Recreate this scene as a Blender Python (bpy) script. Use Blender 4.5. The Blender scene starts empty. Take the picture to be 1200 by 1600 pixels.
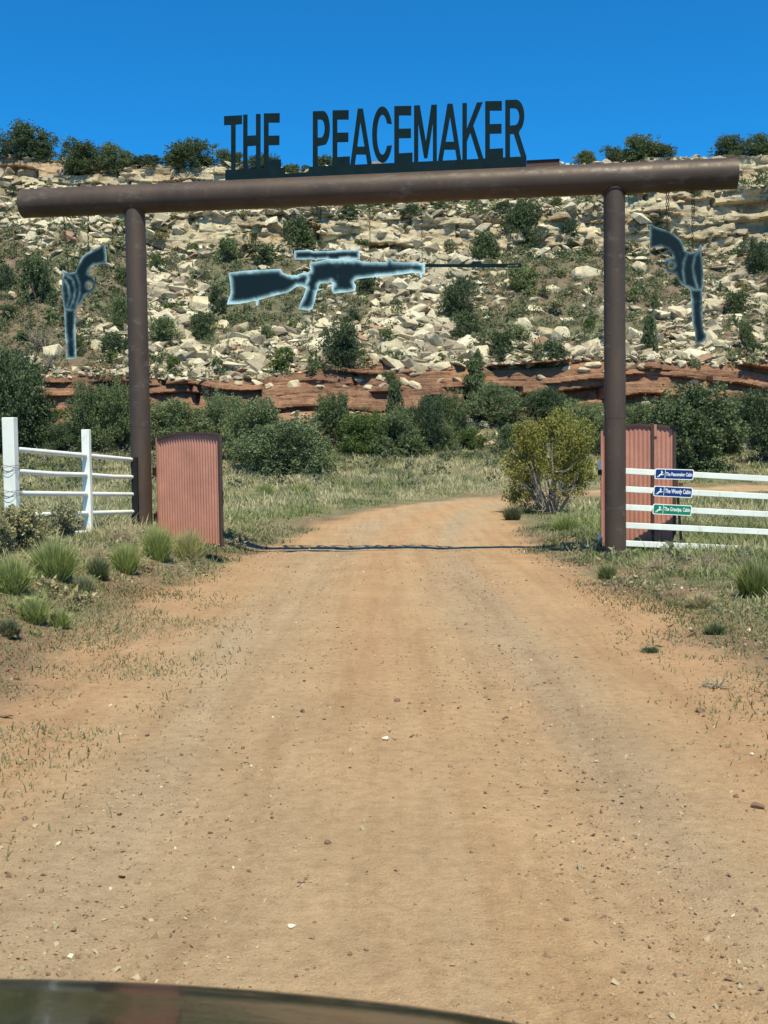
import bpy, bmesh, math, random
import numpy as np
from mathutils import Vector, Matrix, Euler
from mathutils.bvhtree import BVHTree
from mathutils.geometry import delaunay_2d_cdt

random.seed(7)
rng = np.random.default_rng(7)
S = bpy.context.scene
C = S.collection
PI = math.pi
R = math.radians

# ------------------------------------------------------------------ camera
F = 1700.0                       # focal length in photo pixels (photo 1200 x 1600)
PITCH, ROLL = R(2.8), R(0.8)
CAM = Vector((0, 0, 1.5))
cam_d = bpy.data.cameras.new('camera')
cam_d.sensor_fit = 'HORIZONTAL'
cam_d.sensor_width = 36
cam_d.lens = 36 * F / 1200
cam_d.clip_start = 0.05
cam_d.clip_end = 3000
cam = bpy.data.objects.new('camera', cam_d)
C.objects.link(cam)
CROT = Matrix.Rotation(PI/2 - PITCH, 3, 'X') @ Matrix.Rotation(-ROLL, 3, 'Z')
cam.matrix_world = Matrix.Translation(CAM) @ CROT.to_4x4()
cam_d.dof.use_dof = True
cam_d.dof.focus_distance = 17
cam_d.dof.aperture_fstop = 13
S.camera = cam

# ------------------------------------------------------------------ sky and sun
SUN_EL = R(60)
SH = Vector((0.24, -0.97)).normalized()      # horizontal direction towards the sun
world = bpy.data.worlds.new('World')
S.world = world
world.use_nodes = True
nt = world.node_tree
bg = nt.nodes['Background']
sky = nt.nodes.new('ShaderNodeTexSky')
sky.sky_type = 'NISHITA'
sky.sun_disc = False
sky.sun_elevation = SUN_EL
sky.sun_rotation = math.atan2(SH.x, SH.y)
sky.altitude = 1800
sky.air_density = 1.0
sky.dust_density = 0.15
sky.ozone_density = 1.4
tint = nt.nodes.new('ShaderNodeMix'); tint.data_type = 'RGBA'; tint.blend_type = 'MULTIPLY'
tint.inputs[0].default_value = 1; tint.inputs[7].default_value = (.10, .85, 1.36, 1)     # deep desert blue
nt.links.new(sky.outputs[0], tint.inputs[6])
nt.links.new(tint.outputs[2], bg.inputs[0])
bg.inputs[1].default_value = 0.11
sun_d = bpy.data.lights.new('sun', 'SUN')
sun_d.energy = 5.0
sun_d.angle = R(0.5)
sun_d.color = (1, 0.945, 0.70)
sun = bpy.data.objects.new('sun', sun_d)
C.objects.link(sun)
sdir = Vector((SH.x * math.cos(SUN_EL), SH.y * math.cos(SUN_EL), math.sin(SUN_EL)))
sun.rotation_euler = sdir.to_track_quat('Z', 'Y').to_euler()
sun.location = (0, 0, 60)
vs = S.view_settings
vs.view_transform = 'Standard'
vs.look = 'None'
vs.exposure = 0.24
vs.gamma = 1.0
S.cycles.max_bounces = 6
S.cycles.diffuse_bounces = 3

# ------------------------------------------------------------------ helpers
def ray(x, y):
    return (CROT @ Vector(((x - 600) / F, -(y - 800) / F, -1))).normalized()

def px(x, y, Y):
    d = ray(x, y)
    return CAM + d * (Y / d.y)

def pix(p):
    q = CROT.transposed() @ (Vector(p) - CAM)
    return 600 + F * q.x / -q.z, 800 - F * q.y / -q.z

def tag(o, label=None, cat=None, group=None, kind=None):
    if label: o['label'] = label
    if cat: o['category'] = cat
    if group: o['group'] = group
    if kind: o['kind'] = kind
    return o

def empty(name, loc=(0, 0, 0), label=None, cat=None, group=None):
    o = bpy.data.objects.new(name, None)
    C.objects.link(o)
    o.location = loc
    o.empty_display_size = 0.2
    return tag(o, label, cat, group)

def link(name, me, mat=None, parent=None, loc=None):
    o = bpy.data.objects.new(name, me)
    C.objects.link(o)
    if mat is not None and not me.materials:
        me.materials.append(mat)
    if parent is not None:
        o.parent = parent
        # meshes are written in world coordinates: undo the parent's own place
        if loc is None:
            o.matrix_parent_inverse = Matrix.Translation(-Vector(parent.location))
    if loc is not None:
        o.location = loc
    return o

def np_mesh(name, V, T, cols=None, quads=False, smooth=False):
    """mesh from numpy arrays; cols = per-vertex colour written to attribute Col"""
    V = np.asarray(V, dtype=np.float32); T = np.asarray(T, dtype=np.int32)
    me = bpy.data.meshes.new(name)
    k = 4 if quads else 3
    me.vertices.add(len(V)); me.vertices.foreach_set('co', V.ravel())
    me.loops.add(T.size); me.loops.foreach_set('vertex_index', T.ravel())
    me.polygons.add(len(T))
    me.polygons.foreach_set('loop_start', np.arange(0, T.size, k, dtype=np.int32))
    me.polygons.foreach_set('loop_total', np.full(len(T), k, dtype=np.int32))
    me.polygons.foreach_set('use_smooth', np.full(len(T), smooth, dtype=bool))
    if cols is not None:
        a = me.color_attributes.new('Col', 'FLOAT_COLOR', 'POINT')
        c = np.ones((len(V), 4), dtype=np.float32); c[:, :3] = cols
        a.data.foreach_set('color', c.ravel())
    me.update(calc_edges=True)
    me.validate()
    return me

class MB:
    """collects simple solids into one mesh"""
    def __init__(s): s.v = []; s.f = []; s.sm = []
    def add(s, v, f, smooth=False):
        b = len(s.v); s.v += [tuple(p) for p in v]
        s.f += [tuple(i + b for i in q) for q in f]; s.sm += [smooth] * len(f)
    def box(s, c, d, u=Vector((1,0,0)), w=Vector((0,0,1))):
        """centre, full sizes along u, (w x u), w"""
        u = Vector(u).normalized(); w = Vector(w).normalized(); n = w.cross(u).normalized()
        c = Vector(c); P = []
        for k in (-1, 1):
            for j in (-1, 1):
                for i in (-1, 1):
                    P.append(c + u*(i*d[0]/2) + n*(j*d[1]/2) + w*(k*d[2]/2))
        s.add(P, [(0,2,3,1),(4,5,7,6),(0,1,5,4),(2,6,7,3),(0,4,6,2),(1,3,7,5)])
    def tube(s, pts, rad, n=10, cap=True):
        pts = [Vector(p) for p in pts]
        if not hasattr(rad, '__len__'): rad = [rad]*len(pts)
        rings = []; ref = None
        for i, p in enumerate(pts):
            t = (pts[min(i+1, len(pts)-1)] - pts[max(i-1, 0)]).normalized()
            if ref is None:
                ref = Vector((0,0,1)) if abs(t.z) < .9 else Vector((1,0,0))
            a = t.cross(ref).normalized(); b = a.cross(t).normalized(); ref = b
            rings.append([p + a*(rad[i]*math.cos(2*PI*k/n)) + b*(rad[i]*math.sin(2*PI*k/n)) for k in range(n)])
        v = [q for r_ in rings for q in r_]; f = []
        for i in range(len(pts)-1):
            for k in range(n):
                k2 = (k+1) % n
                f.append((i*n+k, i*n+k2, (i+1)*n+k2, (i+1)*n+k))
        s.add(v, f, True)
        if cap:
            s.add(rings[0], [tuple(range(n))]); s.add(rings[-1], [tuple(reversed(range(n)))])
    def torus(s, c, a, b, R1, R2, r, n=10, m=5):
        """link in the plane of axes a (long), b; radii R1, R2; wire radius r"""
        c = Vector(c); a = Vector(a).normalized(); b = Vector(b).normalized(); nn = a.cross(b)
        v = []; f = []
        for i in range(n):
            th = 2*PI*i/n
            cc = c + a*(R1*math.cos(th)) + b*(R2*math.sin(th))
            o = (a*math.cos(th) + b*math.sin(th)).normalized()
            for j in range(m):
                ph = 2*PI*j/m
                v.append(cc + o*(r*math.cos(ph)) + nn*(r*math.sin(ph)))
        for i in range(n):
            for j in range(m):
                f.append((i*m+j, ((i+1)%n)*m+j, ((i+1)%n)*m+(j+1)%m, i*m+(j+1)%m))
        s.add(v, f, True)
    def build(s, name, mat, parent=None, bevel=0):
        me = bpy.data.meshes.new(name)
        me.from_pydata(s.v, [], s.f)
        for p, q in zip(me.polygons, s.sm): p.use_smooth = q
        me.update()
        o = link(name, me, mat, parent)
        if bevel:
            m = o.modifiers.new('bevel', 'BEVEL'); m.width = bevel; m.segments = 2; m.limit_method = 'ANGLE'
        return o

# value noise ---------------------------------------------------------
def _h(ix, iy, seed):
    n = (ix.astype(np.int64)*374761393 + iy.astype(np.int64)*668265263 + seed*1442695041) & 0x7fffffff
    n = ((n ^ (n >> 13)) * 1274126177) & 0x7fffffff
    n = (n ^ (n >> 16)) & 0xffff
    return n / 65535.0
def vnoise(x, y, seed=0):
    x = np.asarray(x, dtype=float); y = np.asarray(y, dtype=float)
    x, y = np.broadcast_arrays(x, y)
    ix = np.floor(x); iy = np.floor(y); fx = x-ix; fy = y-iy
    fx = fx*fx*(3-2*fx); fy = fy*fy*(3-2*fy)
    a = _h(ix, iy, seed); b = _h(ix+1, iy, seed); c = _h(ix, iy+1, seed); d = _h(ix+1, iy+1, seed)
    return (a*(1-fx)+b*fx)*(1-fy) + (c*(1-fx)+d*fx)*fy
def fbm(x, y, oct=4, seed=0):
    s = 0; a = .5; t = 0
    for k in range(oct):
        s = s + a*vnoise(np.asarray(x)*2**k, np.asarray(y)*2**k, seed+k*17); t += a; a *= .5
    return s/t - .5
def cell(x, seed):
    ix = np.floor(x); return _h(ix, ix*0+seed, seed)

# ------------------------------------------------------------------ materials
class NM:
    def __init__(s, name, rough=.85, spec=.25, metal=0):
        s.m = bpy.data.materials.new(name); s.m.use_nodes = True
        s.n = s.m.node_tree.nodes; s.l = s.m.node_tree.links
        s.b = s.n['Principled BSDF']
        s.b.inputs['Roughness'].default_value = rough
        s.b.inputs['Specular IOR Level'].default_value = spec
        s.b.inputs['Metallic'].default_value = metal
        tc = s.n.new('ShaderNodeTexCoord'); s.obj = tc.outputs['Object']; s.gen = tc.outputs['Generated']
    def noise(s, scale, detail=4, rough=.6, vec=None, stretch=None):
        n = s.n.new('ShaderNodeTexNoise'); n.inputs['Scale'].default_value = scale
        n.inputs['Detail'].default_value = detail; n.inputs['Roughness'].default_value = rough
        v = vec or s.obj
        if stretch:
            mp = s.n.new('ShaderNodeMapping'); mp.inputs['Scale'].default_value = stretch
            s.l.new(v, mp.inputs[0]); v = mp.outputs[0]
        s.l.new(v, n.inputs['Vector']); return n.outputs['Fac']
    def vor(s, scale, feature='F1', rand=1):
        n = s.n.new('ShaderNodeTexVoronoi'); n.inputs['Scale'].default_value = scale; n.feature = feature
        n.inputs['Randomness'].default_value = rand
        s.l.new(s.obj, n.inputs['Vector']); return n.outputs
    def ramp(s, fac, stops):
        r = s.n.new('ShaderNodeValToRGB'); e = r.color_ramp.elements
        while len(e) < len(stops): e.new(.5)
        for el, (p, c) in zip(e, stops):
            el.position = p; el.color = (c, c, c, 1) if not hasattr(c, '__len__') else (*c, 1)
        s.l.new(fac, r.inputs[0]); return r.outputs[0]
    def mix(s, fac, a, b, mode='MIX'):
        m = s.n.new('ShaderNodeMix'); m.data_type = 'RGBA'; m.blend_type = mode
        for sock, val in ((m.inputs[0], fac), (m.inputs[6], a), (m.inputs[7], b)):
            if hasattr(val, 'is_linked'): s.l.new(val, sock)
            elif hasattr(val, '__len__'): sock.default_value = (*val[:3], 1)
            else: sock.default_value = val
        return m.outputs[2]
    def math(s, op, a, b=0):
        m = s.n.new('ShaderNodeMath'); m.operation = op
        for i, val in enumerate((a, b)):
            if hasattr(val, 'is_linked'): s.l.new(val, m.inputs[i])
            else: m.inputs[i].default_value = val
        return m.outputs[0]
    def attr(s, name):
        a = s.n.new('ShaderNodeAttribute'); a.attribute_name = name; return a
    def color(s, c):
        if hasattr(c, 'is_linked'): s.l.new(c, s.b.inputs['Base Color'])
        else: s.b.inputs['Base Color'].default_value = (*c, 1)
    def bump(s, h, strength=.5, dist=.02):
        b = s.n.new('ShaderNodeBump'); b.inputs['Strength'].default_value = strength
        b.inputs['Distance'].default_value = dist
        s.l.new(h, b.inputs['Height']); s.l.new(b.outputs[0], s.b.inputs['Normal'])
    def objrand(s):
        return s.n.new('ShaderNodeObjectInfo').outputs['Random']

def mat_ground():
    m = NM('ground_material', .95, .15)
    road = m.attr('Col').outputs['Color']        # vertex colour: base colour laid out over the terrain
    n1 = m.noise(1.3, 6, .65); n2 = m.noise(14, 6, .7); n3 = m.noise(90, 4, .7)
    c = m.mix(m.ramp(n1, [(.3, .86), (.7, 1.12)]), (0,0,0), road, 'MIX')
    c = m.mix(1, road, m.ramp(n1, [(.3, (.90,.89,.88)), (.7, (1.1,1.1,1.1))]), 'MULTIPLY')
    st = m.noise(1, 5, .62, stretch=(4.2, .20, 1)); c = m.mix(1, c, m.ramp(st, [(.34, (.89,.86,.83)), (.5, (1,1,1)), (.66, (1.06,1.06,1.06))]), 'MULTIPLY')
    c = m.mix(1, c, m.ramp(n2, [(.28, (.80,.78,.76)), (.5, (1,1,1)), (.72, (1.14,1.15,1.16))]), 'MULTIPLY')
    c = m.mix(.8, c, m.ramp(n3, [(.30, (.62,.60,.58)), (.45, (1,1,1)), (.62, (1,1,1)), (.75, (1.3,1.3,1.32))]), 'MULTIPLY')
    v = m.vor(46)
    sp = m.ramp(v['Distance'], [(.0, 1.0), (.10, 1.0), (.16, 0)])
    c = m.mix(m.math('MULTIPLY', m.ramp(sp, [(.5, 0), (1, 1)]), m.ramp(m.noise(5, 3), [(.5, 0), (.62, .75)])), c, v['Color'] and m.mix(1, (.42,.34,.24), v['Color'], 'SOFT_LIGHT'))
    m.color(c)
    n4 = m.noise(260, 2, .6)
    c = m.mix(.7, c, m.ramp(n4, [(.32, (.6,.58,.55)), (.48, (1,1,1)), (.60, (1,1,1)), (.72, (1.25,1.25,1.25))]), 'MULTIPLY')
    m.color(c)
    h = m.math('ADD', m.math('ADD', m.math('MULTIPLY', n2, .5), m.math('MULTIPLY', n3, .35)), m.math('MULTIPLY', n4, .15))
    m.bump(h, .75, .05)
    return m.m

def mat_hill():
    m = NM('hillside_material', .93, .15)
    col = m.attr('Col').outputs['Color']
    n1 = m.noise(.55, 6, .7); n2 = m.noise(3.5, 7, .72)
    c = m.mix(1, col, m.ramp(n1, [(.3, (.72,.72,.72)), (.7, (1.2,1.18,1.15))]), 'MULTIPLY')
    c = m.mix(1, c, m.ramp(n2, [(.3, (.6,.58,.55)), (.5, (1,1,1)), (.7, (1.25,1.25,1.25))]), 'MULTIPLY')
    n3 = m.noise(1.6, 6, .75, stretch=(.35, .35, 5)); n3b = m.noise(30, 3)
    c = m.mix(.6, c, m.ramp(n3, [(.34, (.62,.60,.58)), (.46, (1,1,1)), (.7, (1.12,1.1,1.06))]), 'MULTIPLY')
    m.color(c)
    m.bump(m.math('ADD', m.math('MULTIPLY', n2, .5), m.math('MULTIPLY', n3, .7)), 1.0, .22)
    return m.m

def mat_rock(name, rand=True):
    m = NM(name, .9, .2)
    col = m.attr('Col').outputs['Color']
    n1 = m.noise(1.7, 6, .7); n2 = m.noise(7, 7, .7)
    c = m.mix(1, col, m.ramp(n1, [(.3, (.80,.77,.72)), (.62, (1.08,1.08,1.08))]), 'MULTIPLY')
    c = m.mix(.85, c, m.ramp(n2, [(.3, (.66,.62,.56)), (.5, (1,1,1)), (.72, (1.12,1.12,1.12))]), 'MULTIPLY')
    if rand:
        c = m.mix(1, c, m.ramp(m.objrand(), [(0, (.80,.76,.70)), (.35, (1,.98,.94)), (.7, (1.05,1.03,.98)), (1, (.92,.88,.80))]), 'MULTIPLY')
    m.color(c); m.bump(n2, .8, .10)
    return m.m

def mat_leaf(name, base, alt, spread=.5):
    m = NM(name, .75, .18)
    col = m.attr('Col').outputs['Color']        # per-sprig variation
    c = m.mix(m.attr('Col').outputs['Fac'], base, alt)
    c = m.mix(1, c, m.ramp(m.objrand(), [(0, (.82,.86,.9)), (.5, (1,1,1)), (1, (1.18,1.12,.95))]), 'MULTIPLY')
    m.color(c)
    tr = m.n.new('ShaderNodeBsdfTranslucent'); m.l.new(c, tr.inputs[0])
    mx = m.n.new('ShaderNodeMixShader'); mx.inputs[0].default_value = .22
    out = m.n['Material Output']
    m.l.new(m.b.outputs[0], mx.inputs[1]); m.l.new(tr.outputs[0], mx.inputs[2]); m.l.new(mx.outputs[0], out.inputs[0])
    return m.m

def mat_attr(name, rough=.8, spec=.2, trans=0):
    m = NM(name, rough, spec); col = m.attr('Col').outputs['Color']; m.color(col)
    if trans:
        tr = m.n.new('ShaderNodeBsdfTranslucent'); m.l.new(col, tr.inputs[0])
        mx = m.n.new('ShaderNodeMixShader'); mx.inputs[0].default_value = trans
        m.l.new(m.b.outputs[0], mx.inputs[1]); m.l.new(tr.outputs[0], mx.inputs[2]); m.l.new(mx.outputs[0], m.n['Material Output'].inputs[0])
    return m.m

def mat_steel():
    m = NM('weathered_steel_pipe', .5, .35, .15)
    n1 = m.noise(1.1, 5, .65, stretch=(1,1,.5)); n2 = m.noise(9, 6, .7, stretch=(1,1,.25)); n3 = m.noise(60, 3)
    c = m.mix(m.ramp(n1, [(.35, 0), (.68, 1)]), (.068,.046,.036), (.098,.067,.050))
    c = m.mix(m.ramp(n2, [(.56, 0), (.78, .7)]), c, (.14,.080,.048))
    c = m.mix(m.ramp(m.noise(5, 6, .75, stretch=(.35,1,1)), [(.56, 0), (.72, .55)]), c, (.21,.20,.19))
    m.color(c)
    m.l.new(m.ramp(n2, [(.3, .42), (.7, .65)]), m.b.inputs['Roughness'])
    m.bump(n3, .15, .004)
    return m.m

def mat_simple(name, c, rough=.6, spec=.3, metal=0, var=.12, scale=6, dirt=None):
    m = NM(name, rough, spec, metal)
    n = m.noise(scale, 5, .65)
    col = m.mix(m.ramp(n, [(.3, 0), (.7, 1)]), tuple(x*(1-var) for x in c), tuple(min(1, x*(1+var)) for x in c))
    if dirt:
        col = m.mix(m.ramp(m.noise(scale*2.3, 6, .75, stretch=(1,1,.3)), [(.58, 0), (.74, .8)]), col, dirt)
    m.color(col); m.bump(m.noise(scale*8, 3), .12, .003)
    return m.m

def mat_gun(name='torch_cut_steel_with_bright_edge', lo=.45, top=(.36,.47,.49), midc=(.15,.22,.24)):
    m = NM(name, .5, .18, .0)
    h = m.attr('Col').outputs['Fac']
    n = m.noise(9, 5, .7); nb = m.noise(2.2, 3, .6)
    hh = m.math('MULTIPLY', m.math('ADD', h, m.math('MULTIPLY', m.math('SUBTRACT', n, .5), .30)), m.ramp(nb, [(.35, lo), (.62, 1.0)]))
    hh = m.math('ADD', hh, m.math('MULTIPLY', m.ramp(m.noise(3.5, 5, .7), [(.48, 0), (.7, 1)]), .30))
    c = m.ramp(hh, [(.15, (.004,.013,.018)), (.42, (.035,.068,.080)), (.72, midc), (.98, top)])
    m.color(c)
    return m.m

M = {}
M['ground'] = mat_ground(); M['hill'] = mat_hill(); M['rock'] = mat_rock('boulder_sandstone'); M['talus'] = mat_rock('talus_sandstone', False)
M['steel'] = mat_steel(); M['gun'] = mat_gun(); M['rifle'] = mat_gun('torch_cut_steel_with_pale_blue_edge', .80, (.52,.74,.80), (.24,.38,.43))
M['sign_steel'] = mat_simple('blued_letter_steel', (.004,.016,.021), .65, .08, 0, .25, 5, (.015,.024,.026))
M['rusty_plate'] = mat_simple('rusty_angle_steel', (.10,.055,.045), .7, .2, .1)
M['white'] = mat_simple('white_fence_paint', (.80,.81,.75), .6, .25, 0, .08, 3, (.46,.41,.34))
M['black'] = mat_simple('black_steel', (.010,.010,.011), .6, .3)
M['red_sheet'] = mat_simple('faded_red_corrugated_steel', (.47,.215,.160), .8, .12, 0, .16, 2, (.54,.31,.25))
M['gate_frame'] = mat_simple('dark_brown_gate_frame', (.085,.055,.048), .6, .3, .2)
M['chain'] = mat_simple('rusty_chain', (.05,.032,.024), .6, .3, .4)
M['bark'] = mat_simple('juniper_bark', (.12,.095,.075), .9, .1, 0, .3, 14)
M['deadwood'] = mat_simple('grey_dead_wood', (.30,.26,.21), .9, .1, 0, .25, 14)
M['juniper'] = mat_leaf('juniper_foliage', (.072,.102,.046), (.190,.232,.110))
M['juniper_dark'] = mat_leaf('dark_juniper_foliage', (.050,.076,.040), (.145,.185,.098))
M['oak'] = mat_leaf('grey_green_shrub_foliage', (.112,.145,.062), (.290,.330,.160))
M['bright'] = mat_leaf('fresh_green_shrub_foliage', (.085,.130,.035), (.185,.235,.080))
M['golden'] = mat_leaf('golden_juniper_foliage', (.140,.148,.038), (.325,.310,.090))
M['sage'] = mat_leaf('sage_foliage', (.22,.215,.115), (.42,.39,.23))
M['grass'] = mat_attr('grass_blades', .8, .15, .25)
M['gravel'] = mat_attr('gravel_stones', .9, .15)
M['blue_sign'] = mat_simple('navy_sign_face', (.010,.030,.16), .35, .4, 0, .05)
M['green_sign'] = mat_simple('green_sign_face', (.010,.20,.10), .35, .4, 0, .05)
M['sign_white'] = mat_simple('white_sign_lettering', (.85,.87,.86), .4, .4, 0, .02)
M['car'] = mat_simple('dark_car_paint', (.010,.012,.014), .13, .6, .3, .04)
M['car'].node_tree.nodes['Principled BSDF'].inputs['Coat Weight'].default_value = .25
M['rubber'] = mat_simple('black_trim', (.012,.012,.012), .7, .2)
M['lens'] = mat_simple('headlight_lens', (.5,.52,.55), .1, .6)

# ------------------------------------------------------------------ terrain heights
_by = np.array([-400, 36, 39, 42, 45, 48, 51, 54, 58, 63, 66, 900.])
_bz = np.array([0, 0, .06, .19, .40, .71, 1.1, 1.56, 2.42, 4.0, 4.2, 4.2])
ROAD = np.array([(0,-400),(0,12),(.05,18),(.4,22),(.9,26),(1.5,31),(2.5,35),(4,38),(6.5,40),(10,41),(20,42),(60,43),(400,60)], float)
def road_dist(X, Y):
    X = np.asarray(X, float); Y = np.asarray(Y, float)
    best = np.full(X.shape, 1e9); side = np.zeros(X.shape)
    for (ax, ay), (bx, by) in zip(ROAD[:-1], ROAD[1:]):
        dx, dy = bx-ax, by-ay; L2 = dx*dx+dy*dy
        t = np.clip(((X-ax)*dx+(Y-ay)*dy)/L2, 0, 1)
        ex = X-(ax+t*dx); ey = Y-(ay+t*dy); d = np.hypot(ex, ey)
        sg = np.sign(ex*dy - ey*dx)
        m = d < best; best = np.where(m, d, best); side = np.where(m, sg, side)
    return best*np.where(side == 0, 1, side)
def sstep(a, b, x):
    t = np.clip((x-a)/(b-a), 0, 1); return t*t*(3-2*t)
def road_hw(Y):
    return np.interp(Y, [-50, 7, 11, 16, 22, 30, 40], [2.45, 2.5, 2.75, 2.5, 2.4, 2.2, 1.35])
def gz(X, Y):
    X = np.asarray(X, float); Y = np.asarray(Y, float)
    z = np.interp(Y, _by, _bz) - .13*np.exp(-((Y-20.2)/3.2)**2)
    rd = road_dist(X, Y); hw = road_hw(Y); a = np.abs(rd) - hw
    near = 1 - sstep(20, 27, Y)
    left = (rd < 0)
    bank = sstep(-.1, 1.3, a)*np.where(left, .34, .03)*near
    bank = bank + sstep(.0, 2.0, a)*np.where(left, .12, -.03)
    off = sstep(-.2, .8, a)
    bump = fbm(X*.35, Y*.35, 3, 5)*.16 + fbm(X*1.6, Y*1.6, 3, 9)*.10
    rut = -.022*np.exp(-((np.abs(rd)-.85)/.28)**2) + fbm(rd*6, Y*.25, 3, 47)*.012
    z = z + bank + off*bump*np.interp(Y, [0, 10, 60], [.6, 1, 1.8]) + (1-off)*(rut + fbm(X*.7, Y*.35, 3, 31)*.03 + fbm(X*4, Y*3, 2, 37)*.006)
    return z

def axis(parts):
    out = [parts[0][0]]
    for a, b, n in parts:
        out += list(np.linspace(a, b, n+1)[1:])
    return np.array(out)
gx = axis([(-900,-200,8),(-200,-60,16),(-60,-20,50),(-20,-7,90),(-7,7,200),(7,20,90),(20,60,50),(60,200,16),(200,900,8)])
gy = axis([(-400,-40,8),(-40,0,20),(0,3,20),(3,22,240),(22,48,130),(48,66,60),(66,900,10)])
GX, GY = np.meshgrid(gx, gy)
GZ = gz(GX, GY)
rd = road_dist(GX, GY); hw = road_hw(GY)
edge = np.abs(rd) - hw + fbm(GX*.8, GY*.8, 4, 77)*.8 + .12
offm = sstep(-.25, .40, edge)
def lerp3(a, b, t): return np.asarray(a)*(1-t[..., None]) + np.asarray(b)*t[..., None]
tan_ = np.array((.495,.322,.178)); orange = np.array((.480,.285,.153)); grey = np.array((.435,.320,.205)); soil = np.array((.270,.178,.112)); turf = np.array((.205,.185,.105))
t1 = np.exp(-((rd-.95)/.38)**2)*.95 + np.exp(-((rd+1.05)/.5)**2)*.6
t1 = np.clip(t1*(.8+fbm(rd*2.6, GY*.16, 4, 3)*2.2) + np.clip(fbm(rd*1.2, GY*.22, 4, 43)*1.6, 0, .6) + .35*(1-sstep(3, 7, GY))*(rd < .3), 0, 1)
col = lerp3(tan_, grey, t1)
t2 = np.clip(np.exp(-((rd+.12)/.33)**2)*.85*sstep(5, 9, GY) + sstep(1.3, 2.2, np.abs(rd))*.75 + fbm(rd*3.5, GY*.12, 4, 41)*1.5, 0, 1)
col = lerp3(col, orange, t2*.75) if False else col*(1-(t2*.75)[..., None]) + orange*(t2*.75)[..., None]
sd = np.clip(.6 + fbm(GX*.6, GY*.6, 4, 13)*3.2 - (1-sstep(.3, 1.6, edge))*.5 + sstep(20, 24, GY)*.6, 0, 1)
offc = soil*(1-sd[..., None]) + turf*sd[..., None]
col = col*(1-offm[..., None]) + offc*offm[..., None]
# darker brown patch where the track reaches the far bend
dp = np.exp(-(((GX-5.5)/3.6)**2 + ((GY-39.6)/1.3)**2))*.7
col = col*(1-dp[..., None]) + np.array((.24,.16,.10))*dp[..., None]
ny, nx = GX.shape
idx = np.arange(nx*ny).reshape(ny, nx)
Q = np.stack([idx[:-1,:-1], idx[:-1,1:], idx[1:,1:], idx[1:,:-1]], -1).reshape(-1, 4)
GV = np.stack([GX, GY, GZ], -1).reshape(-1, 3)
ground_me = np_mesh('ground', GV, Q, col.reshape(-1, 3), quads=True, smooth=True)
ground = link('ground', ground_me, M['ground']); tag(ground, kind='structure')

# ------------------------------------------------------------------ hillside: talus slope between rock ledges
hx = axis([(-420,-150,10),(-150,-50,60),(-50,50,500),(50,150,60),(150,420,10)])
red_c = np.array((.36,.195,.118)); red_d = np.array((.245,.135,.090)); cream = np.array((.56,.48,.335)); cream2 = np.array((.38,.29,.185))
soil_h = np.array((.200,.150,.105)); soil_g = np.array((.160,.160,.100))
rows = []
def layers(z0, z1, seed, amp, cw, thick):
    """rock strata: list of (z_lo, z_hi, seed, amp, cell width)"""
    r_ = random.Random(seed); out = []; z = z0
    while z < z1:
        t = r_.uniform(*thick); out.append((z, min(z+t, z1), r_.randint(1, 9999), amp*r_.uniform(.35, 1), cw*r_.uniform(.6, 1.6))); z += t
    return out
L_red = layers(-.8, 4.5, 5, 1.8, 7.0, (.16, .80))
L_cream = layers(-.5, 7, 11, 1.9, 4.5, (.5, 1.6))
L_rim = layers(-.5, 5, 23, 1.2, 3.0, (.3, .9))
def strata(u, X, L, crack=.35):
    """u = height above the foot of the ledge -> set-back of the face (towards -Y negative)"""
    out = np.zeros_like(X)
    for (a, b, sd_, amp, cw) in L:
        w = X/cw + .6*vnoise(X*.7, 0*X+sd_, sd_)
        c0 = cell(w, sd_) ; fr = w-np.floor(w)
        p = (c0-.5)*amp + fbm(X*.5, 0*X+sd_*.37, 3, sd_)*amp*1.1
        p = p + crack*np.exp(-((np.minimum(fr, 1-fr)*cw)/.10)**2)*(c0 > .35)
        t = np.clip((u-a)/(b-a), 0, 1)
        p = p + .06*(np.abs(2*t-1)**8)                      # worn lips
        out = np.where((u >= a) & (u < b), p, out)
    return out
X = hx
Hd = .12 + .88*sstep(-23, -16, X)                                     # cream cliff fades out under talus at the left
rimz = 25.6 + .9*sstep(-16, -30, X)*1.0*(X < -10) + .5*sstep(15, 28, X) + fbm(X*.12, 0*X, 3, 4)*1.0
lowf = fbm(X*.05, 0*X+3, 3, 8)*3.0
def addrow(y, z, c, yx=0, zx=0): rows.append((y + yx, z + zx, c))
def colmix(a, b, t): return a*(1-t[:, None]) + b*t[:, None]
# foot
for t in np.linspace(0, 1, 8):
    addrow(np.full_like(X, 57.5 + 6.0*t), np.interp(57.5+6*t, _by, _bz) + .25*t + fbm(X*.3, 0*X+t*3, 3, 61)*.5*t - .25*(1-t), colmix(soil_h, red_c*.9, np.clip(t + fbm(X*.3, 0*X+t*4, 3, 6)*1.4, 0, 1)))
z0 = 4.25
# red ledge
redtop = 2.45 + fbm(X*.09, 0*X, 3, 71)*1.3 + .25*sstep(10, 28, X)
for k, u in enumerate(np.arange(0, 1.0001, 1/52)):
    uu = u*redtop
    s_ = strata(uu + fbm(X*.13, 0*X, 3, 19)*1.7, X, L_red, .35)
    y = 63.6 + 1.3*u + s_ + fbm(X*.8, 0*X+uu*3, 4, 29)*.35
    cc = colmix(red_c, red_d, np.clip(.5 + fbm(X*.35, 0*X + uu*1.8, 4, 37)*2.4, 0, 1))
    addrow(y, z0+uu, cc)
ztop_red = z0 + redtop
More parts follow.
